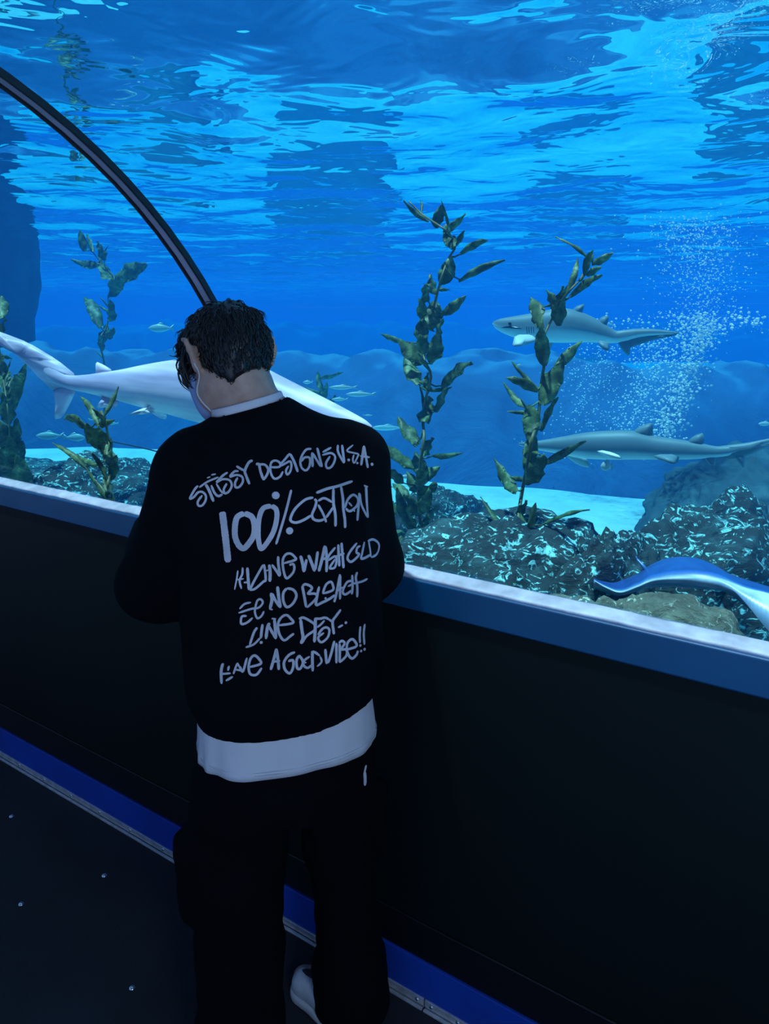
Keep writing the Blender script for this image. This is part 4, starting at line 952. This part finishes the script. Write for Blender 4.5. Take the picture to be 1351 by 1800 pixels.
HANDWRITING = """
1 4.6 190,565 150,610 95,715 140,700 190,645 240,640 280,680 280,740 240,800 195,800 190,750 240,680
1 4 205,585 300,520 430,465
1 6 280,550 320,620 375,755
1 3.6 295,475 335,460
1 3.6 345,440 400,428
1 5 345,560 385,650 430,690 480,668
1 4.6 540,410 480,450 410,525 480,490 560,500 590,560 560,630 510,658 495,610 530,540
1 4 405,540 470,640 530,658
1 4.6 670,395 620,400 570,460 640,440 710,460 720,520 680,580 635,585 630,530 660,470
1 5 645,335 690,365 740,390
1 5.5 835,268 790,295 745,390 760,450 800,550
1 5.5 875,315 910,315 930,400 965,500
1 5 910,315 980,320 1020,370 1010,430 965,500
1 4.6 1040,350 1150,345 1160,300 1110,270 1060,290 1045,360 1060,440 1100,485 1160,460 1195,400
2 4.6 80,320 130,265 195,185
2 4.4 90,335 150,300 200,280 215,330 200,400 165,435 150,390 180,335
2 5.5 200,190 250,290 290,405
2 4.6 450,130 390,140 340,210 320,290 340,360 390,385 430,330 430,240 370,235 335,280
2 5.5 460,175 465,345
2 5 465,180 560,340
2 5.5 520,120 575,345
2 4.6 685,115 585,170
2 4.6 580,205 680,180 730,220 720,290 680,350 635,355 625,300 670,220
2 5 765,85 765,160 805,245 840,300
2 5.5 815,85 840,295
2 6 893,262
2 3.6 945,85 875,155 1000,190 1000,220 960,295 942,260 955,200
2 5 995,298
2 5.5 1040,325 1075,95
2 5 1075,95 1120,355
2 4.5 1030,215 1140,230
2 6.5 1170,312
3 13 175,505 200,700 230,950 260,1250
3 11 500,525 400,580 365,700 365,870 420,1000 490,1045 560,980 640,850 650,700 610,580 500,525
3 9.5 900,415 780,455 720,600 705,800 715,950 750,1050 830,970 930,800 980,600 970,470 900,415
3 15 965,262
3 4.6 1195,180 1110,520 970,985
3 14 1170,785
4 5 375,335 270,365 150,470 90,570 80,640 150,665 250,630 350,570
4 5 390,355 415,385 400,460 360,560 380,620 450,640 520,620
4 4.6 440,380 520,345 630,400
4 4.6 440,430 510,560 545,660
4 4.6 640,460 545,600
4 5.4 415,275 560,220 700,185 890,120
4 5.6 640,215 640,400 665,560 668,715
4 5.6 740,190 765,350 770,480 790,620 795,735
4 4.8 790,470 830,360 900,300 960,350 950,440 860,515 800,480
4 4 840,400 885,450
4 4 900,480 920,520
4 5.6 980,275 970,450 955,640
4 5.2 985,280 1010,430 1085,590
4 4.6 1045,172 1070,190 1092,190
4 6 1070,190 1080,400 1095,600
5 4 350,650 345,760 300,870 330,1010
5 3 270,700 250,850 215,1025
5 3 240,860 370,840
5 5.5 430,650 445,850 460,1030
5 4 370,905 460,895
5 4.5 470,1030 560,850 700,600
5 4.5 470,1030 560,1010 700,890 740,850 715,595
5 6 800,600 815,740 810,890
5 3.6 730,710 800,690
5 5 845,600 930,720 980,800
5 5 950,460 955,600 985,790
5 4.6 1040,580 1240,520 1230,470 1160,415 1080,430 1030,520 1035,660 1070,800 1110,830 1200,740 1225,650 1200,590 1140,610
6 6 140,370 170,480 188,600
6 5.5 225,420 190,595
6 6 250,362 290,460 338,590
6 5.5 380,310 345,570
6 6 480,230 440,420 395,590
6 5.5 490,240 505,420 502,600
6 4.6 430,425 540,395
6 4.6 625,255 540,360 505,425
6 4.4 520,440 620,380 640,440 620,530 570,550 550,530 620,420
6 5.5 665,215 680,520
6 5.5 710,190 740,545
6 4.4 640,375 750,340
6 4.8 925,195 840,300 795,390 810,440 850,455 920,400 965,345
6 4.6 970,235 930,260 920,330 960,340
6 5 1030,180 1000,330 985,410 1040,400 1110,360
6 4.6 1090,170 1110,290 1120,390
6 4.6 1080,165 1150,145 1220,190 1235,260 1200,350 1130,395
5 4 300,1350 380,1270 490,1240
5 4 280,1420 500,1350 620,1330 690,1250 660,1190 600,1210 565,1330 560,1420 600,1510 670,1470 710,1390
5 4.4 420,1470 340,1480 320,1560 340,1610 430,1580 520,1500
5 6 830,1080 845,1200 812,1350
5 4 800,1350 860,1365
5 5.4 850,1090 900,1200 990,1330
5 6 940,970 960,1150 990,1330
5 5 1100,1000 1040,1080 1040,1220 1100,1320 1200,1260 1260,1130 1210,1030 1100,1000
6 5.2 165,790 190,920 220,1090
6 4.8 165,790 220,770 300,820 235,905
6 4.8 235,905 340,900 370,940 330,1000 230,1095
6 5.2 400,800 370,940 360,1055 450,1020 540,975 620,920
6 4.6 460,900 590,850 590,780 560,735 500,770 465,850 455,905
6 4.6 490,965
6 5 690,630 640,900 610,1020
6 5 692,640 690,980
6 4 640,870 730,810
6 4.6 860,720 790,740 735,840 730,890 770,910 860,850
6 4 800,800 900,750
6 5 860,640 865,800 855,910
6 5.2 930,600 910,680 930,800 930,950
6 4.2 860,765 1000,730 1070,695
7 4.6 690,360 640,440 580,620
7 4 520,655 640,610 740,510
7 5.2 770,310 755,420 745,520
7 6 750,582
7 6 870,290 840,380 820,530
7 5.2 855,330 970,530
7 4.2 905,228 970,235
7 5.6 945,235 960,400 968,525
7 4.8 1000,330 1215,295 1190,230 1120,175 1040,220 1000,310 1010,430 1060,530 1110,545 1180,490 1235,450
8 6 235,240 255,400 270,510 240,600
8 4.8 210,235 280,215 400,280 450,330 440,400 320,490 250,600
8 6 455,215 450,400 440,580
8 4.6 440,225 520,230 600,215 660,245
8 4.2 590,255 540,310 480,360
8 4.6 490,470 560,380 620,360 660,400 640,500 560,575 510,560 500,500 580,440
8 4.6 650,235 705,280
8 5.2 830,95 760,190 710,270 720,400 730,460
8 4.6 790,360 860,325
8 5.6 905,290
7 5.4 185,890 160,1010 165,1195
7 4 160,1050 300,1040
7 4.6 275,930 260,1000
7 4.6 330,1090 230,1150
7 4 400,885 370,960 340,1050
7 4 400,885 430,955
7 4 370,985 480,1000
7 4.6 430,935 480,1010 540,810
7 4.8 570,950 740,900 720,830 650,775 590,830 565,950 590,1050 680,1060 760,960
7 5.5 975,675 940,820 890,990
7 5.5 975,675 1000,850 1010,990
7 4.4 915,870 1030,855
7 5 1250,725 1160,770 1090,870 1100,980 1170,1040 1220,960 1220,850 1150,860
8 5 215,770 175,850 185,960 230,970 270,870 215,770
8 4.6 370,790 290,850 280,920 340,960 410,910
8 4 265,885 320,880
8 5.5 410,720 410,860 415,1010
8 4.8 390,730 440,725 520,780
8 4 525,790 545,870 480,940
8 5.2 600,680 620,900
8 5.2 735,560 690,740 640,890
8 5 765,590 765,890
8 5 812,600 815,740 812,880
8 4.8 800,590 850,560 885,600 825,690
8 4.8 825,690 910,690 910,780 815,880
8 5 920,690 1060,640 1040,570 990,535 930,590 920,690 950,780 1000,820 1060,770 1085,705
8 4.8 1120,345 1110,480 1115,590
8 4.8 1185,310 1170,450 1180,615
8 5.2 1120,628
8 5.2 1130,710
8 5.6 1182,685
"""
lst = []
for ln in HANDWRITING.strip().split('\n'):
    a = ln.split(); x0, y0, sc = FR[int(a[0])]
    lst.append(([(x0+float(q.split(',')[0])/sc, y0+float(q.split(',')[1])/sc) for q in a[2:]], float(a[1])*(.84 if int(a[0]) < 3 else .92)))
pr = strokes('printed_lettering', sw_bvh, lst, M_print, sweat); pr['label'] = 'white handwritten lettering across the back'
strokes('pocket_tag', tr_bvh, [([(643, 1345), (641, 1353), (640, 1361)], 4), ([(640, 1357), (641, 1367), (641, 1380)], 6.5)], M_white_tee, trous)

# ---- face mask and its ear loop
S = SDF(HC-.17, HC+.17, .004)
S.ell(hp(0, .050, -.045), HAX, (.068, .058, .078), .0); S.ell(hp(0, .050, -.085), HAX, (.058, .053, .046), .02); S.cone(hp(0, .10, -.02), hp(0, .124, -.045), .012, .016, .02)
def mask_region(P):
    q = P-HC; f_, u_, r_ = q@hF, q@hU, q@hR
    return np.maximum(np.maximum(.020-f_+.25*np.abs(r_)*0, u_+.020-.25*(f_-.05)), -.128-u_)
S.cut(mask_region)
mv, mf = S.mesh(2)
M_mask = cloth('pale_blue_mask_cloth', (.34, .48, .80), weave=500, var=.08)
mask = mk('face_mask', L2W(mv), mf, M_mask, person)
M_loop = plain('white_elastic', (.75, .78, .82), rough=.8)
lp = [on_cloth(body_bvh, *q) for q in spline([(341, 638), (346, 647), (350, 657), (351, 668), (348, 680), (348, 692), (356, 706), (368, 718), (376, 727)], 36)]
lp = np.array([h[0]+h[1]*.0015 for h in lp if h])
for _ in range(3): lp[1:-1] = (lp[:-2]+lp[1:-1]*2+lp[2:])/4
mb = MB(); mb.tube(lp, .0016, 6); mb.build('ear_loop', M_loop, mask, smooth=True)

# ---- hair: a close shell with strands over it
def hair_limit(P):
    """below zero above the hairline, which runs round the head by angle (0 nape, minus towards the left ear)"""
    q = P-HC; r_, f_, u_ = q@hR, q@hF, q@hU
    th = np.degrees(np.arctan2(r_/.078, -f_/.095))
    A = [-180, -140, -118, -108, -100, -84, -74, -62, -50, -42, -28, -14, 0, 25, 50, 68, 80, 98, 106, 118, 140, 180]
    L = [.050, .040, -.010, -.040, -.020, .004, -.030, -.068, -.084, -.091, -.084, -.079, -.077, -.074, -.062, -.045, .000, .000, -.035, -.010, .040, .050]
    return np.interp(th, A, L)-u_
S = SDF(HC-.16, HC+.16, .004)
S.ell(hp(0, -.005, .002), HAX, (.0735, .0930, .0835), .0); S.ell(hp(-.008, -.042, -.045), HAX, (.055, .048, .064), .02)
S.ell(hp(-.008, .048, .036), HAX, (.056, .046, .040), .02)          # fringe volume
S.cut(lambda P: hair_limit(P))
hv, hf_ = S.mesh(2)
hv = folds(hv, hf_, .0045, 55, 2.0, (1, 1, .35))
M_hair, nt, bs, o_ = new_mat('black_hair'); bs.inputs['Base Color'].default_value = (.008, .008, .010, 1); bs.inputs['Roughness'].default_value = .42; bs.inputs['Specular IOR Level'].default_value = .5
hair = mk('hair', L2W(hv), hf_, M_hair, person)
hair_n = vnormals(hv, hf_)
mb = MB(); rs = np.random.default_rng(21)
crown = hp(.0, -.050, .070)
pick = rs.choice(len(hv), 2600, replace=True)
for i in pick:
    p, n_ = hv[i], hair_n[i]; q = p-HC
    if n_@hU < -.75: continue
    d = p-crown; d = d-n_*(d@n_); L = np.linalg.norm(d)
    if L < .004: continue
    d = d/L; d = d+rs.normal(0, .22, 3); d -= n_*(d@n_); d /= np.linalg.norm(d)
    low = np.clip((-.02-q@hU)/.05, 0, 1)*(q@hF < .02); ln_ = rs.uniform(.014, .032)*(1-.72*low); lift = rs.uniform(.0, .0030)*(1-.7*low)
    P = [p-n_*.002, p+d*ln_*.35+n_*(.0018+lift*.5), p+d*ln_*.7+n_*(.0016+lift*.6)-hU*.001, p+d*ln_+n_*(lift-.0045)-hU*.003]
    mb.tube(L2W(np.array(P)), [.0011, .0010, .0008, .0002], 4)
mb.build('hair_strand', M_hair, hair, smooth=True)['kind'] = 'stuff'
# fringe locks hanging past the left ear towards the mask
mb = MB(); 
for k in range(46):
    a = rs.uniform(0, 1); r0 = hp(-.064+.02*a+rs.normal(0, .003), .030+.046*a, .016+rs.normal(0, .008)); out = (-hR*.8+hF*.5)
    L = rs.uniform(.05, .088)*(1-.15*a); cv = rs.uniform(.004, .016)
    P = [r0, r0-hU*L*.35+out*(cv+.006), r0-hU*L*.7+out*(cv+.004)+hF*.006, r0-hU*L+out*(cv*.2)+hF*rs.uniform(.004, .020)]
    mb.tube(L2W(spline(P, 9)), np.linspace(.0026, .0004, 9), 5)
mb.build('fringe', M_hair, hair, smooth=True)

# ---- shoes: pale low trainers
M_shoe = plain('pale_grey_canvas', (.74, .82, .92), rough=.7, var=.1, scale=40); M_sole = plain('white_rubber', (.75, .78, .84), rough=.6); M_dark = plain('dark_lining', (.01, .012, .018), rough=.8)
def shoe(heel, toe):
    h_, t_ = np.array([*heel, 0.0]), np.array([*toe, 0.0]); d = (t_-h_)/np.linalg.norm(t_-h_); L = np.linalg.norm(t_-h_); s = np.array([d[1], -d[0], 0]); z = np.array([0, 0, 1.0])
    S = SDF(np.minimum(h_, t_)-.08-np.array([0, 0, .0]), np.maximum(h_, t_)+np.array([.08, .08, .14]), .004)
    S.chain([h_+d*.035+z*.045, h_+d*L*.45+z*.042, h_+d*(L-.04)+z*.034], [.036, .042, .036], .02); S.cone(h_+d*.04+z*.075, h_+d*.09+z*.075, .035, .034, .02)
    S.cut(lambda P: .018-P[..., 2]); S.cut(lambda P: (P-h_)@z-.095)
    v, f = S.mesh(2); o = mk('shoe', L2W(v), f, M_shoe, person)
    S = SDF(np.minimum(h_, t_)-.08, np.maximum(h_, t_)+np.array([.08, .08, .06]), .004)
    S.chain([h_+d*.038+z*.012, h_+d*L*.45+z*.012, h_+d*(L-.042)+z*.012], [.041, .046, .042], .02); S.cut(lambda P: np.maximum(.001-P[..., 2], P[..., 2]-.024))
    v, f = S.mesh(2); mk('sole', L2W(v), f, M_sole, o)
    mb = MB()
    for k in range(4):
        c = h_+d*(L*.50+k*.017)+z*(.083-.004*k); mb.tube(L2W(np.array([c-s*.022-z*.006, c+z*.004, c+s*.022-z*.006])), .0028, 6)
    mb.build('laces', M_sole, o, smooth=True)
    mb = MB(); c = h_+d*L*.58; mb.tube(L2W(spline([c+z*.080, c+d*.030+z*.074, c+d*.066+z*.064], 8)), [.010, .012, .012, .011, .010, .009, .007, .003], 8); mb.build('tongue', M_dark, o, smooth=True)
shoe((-.042, 1.365), (-.226, 1.492)); shoe((-.275, 1.225), (-.395, 1.41))
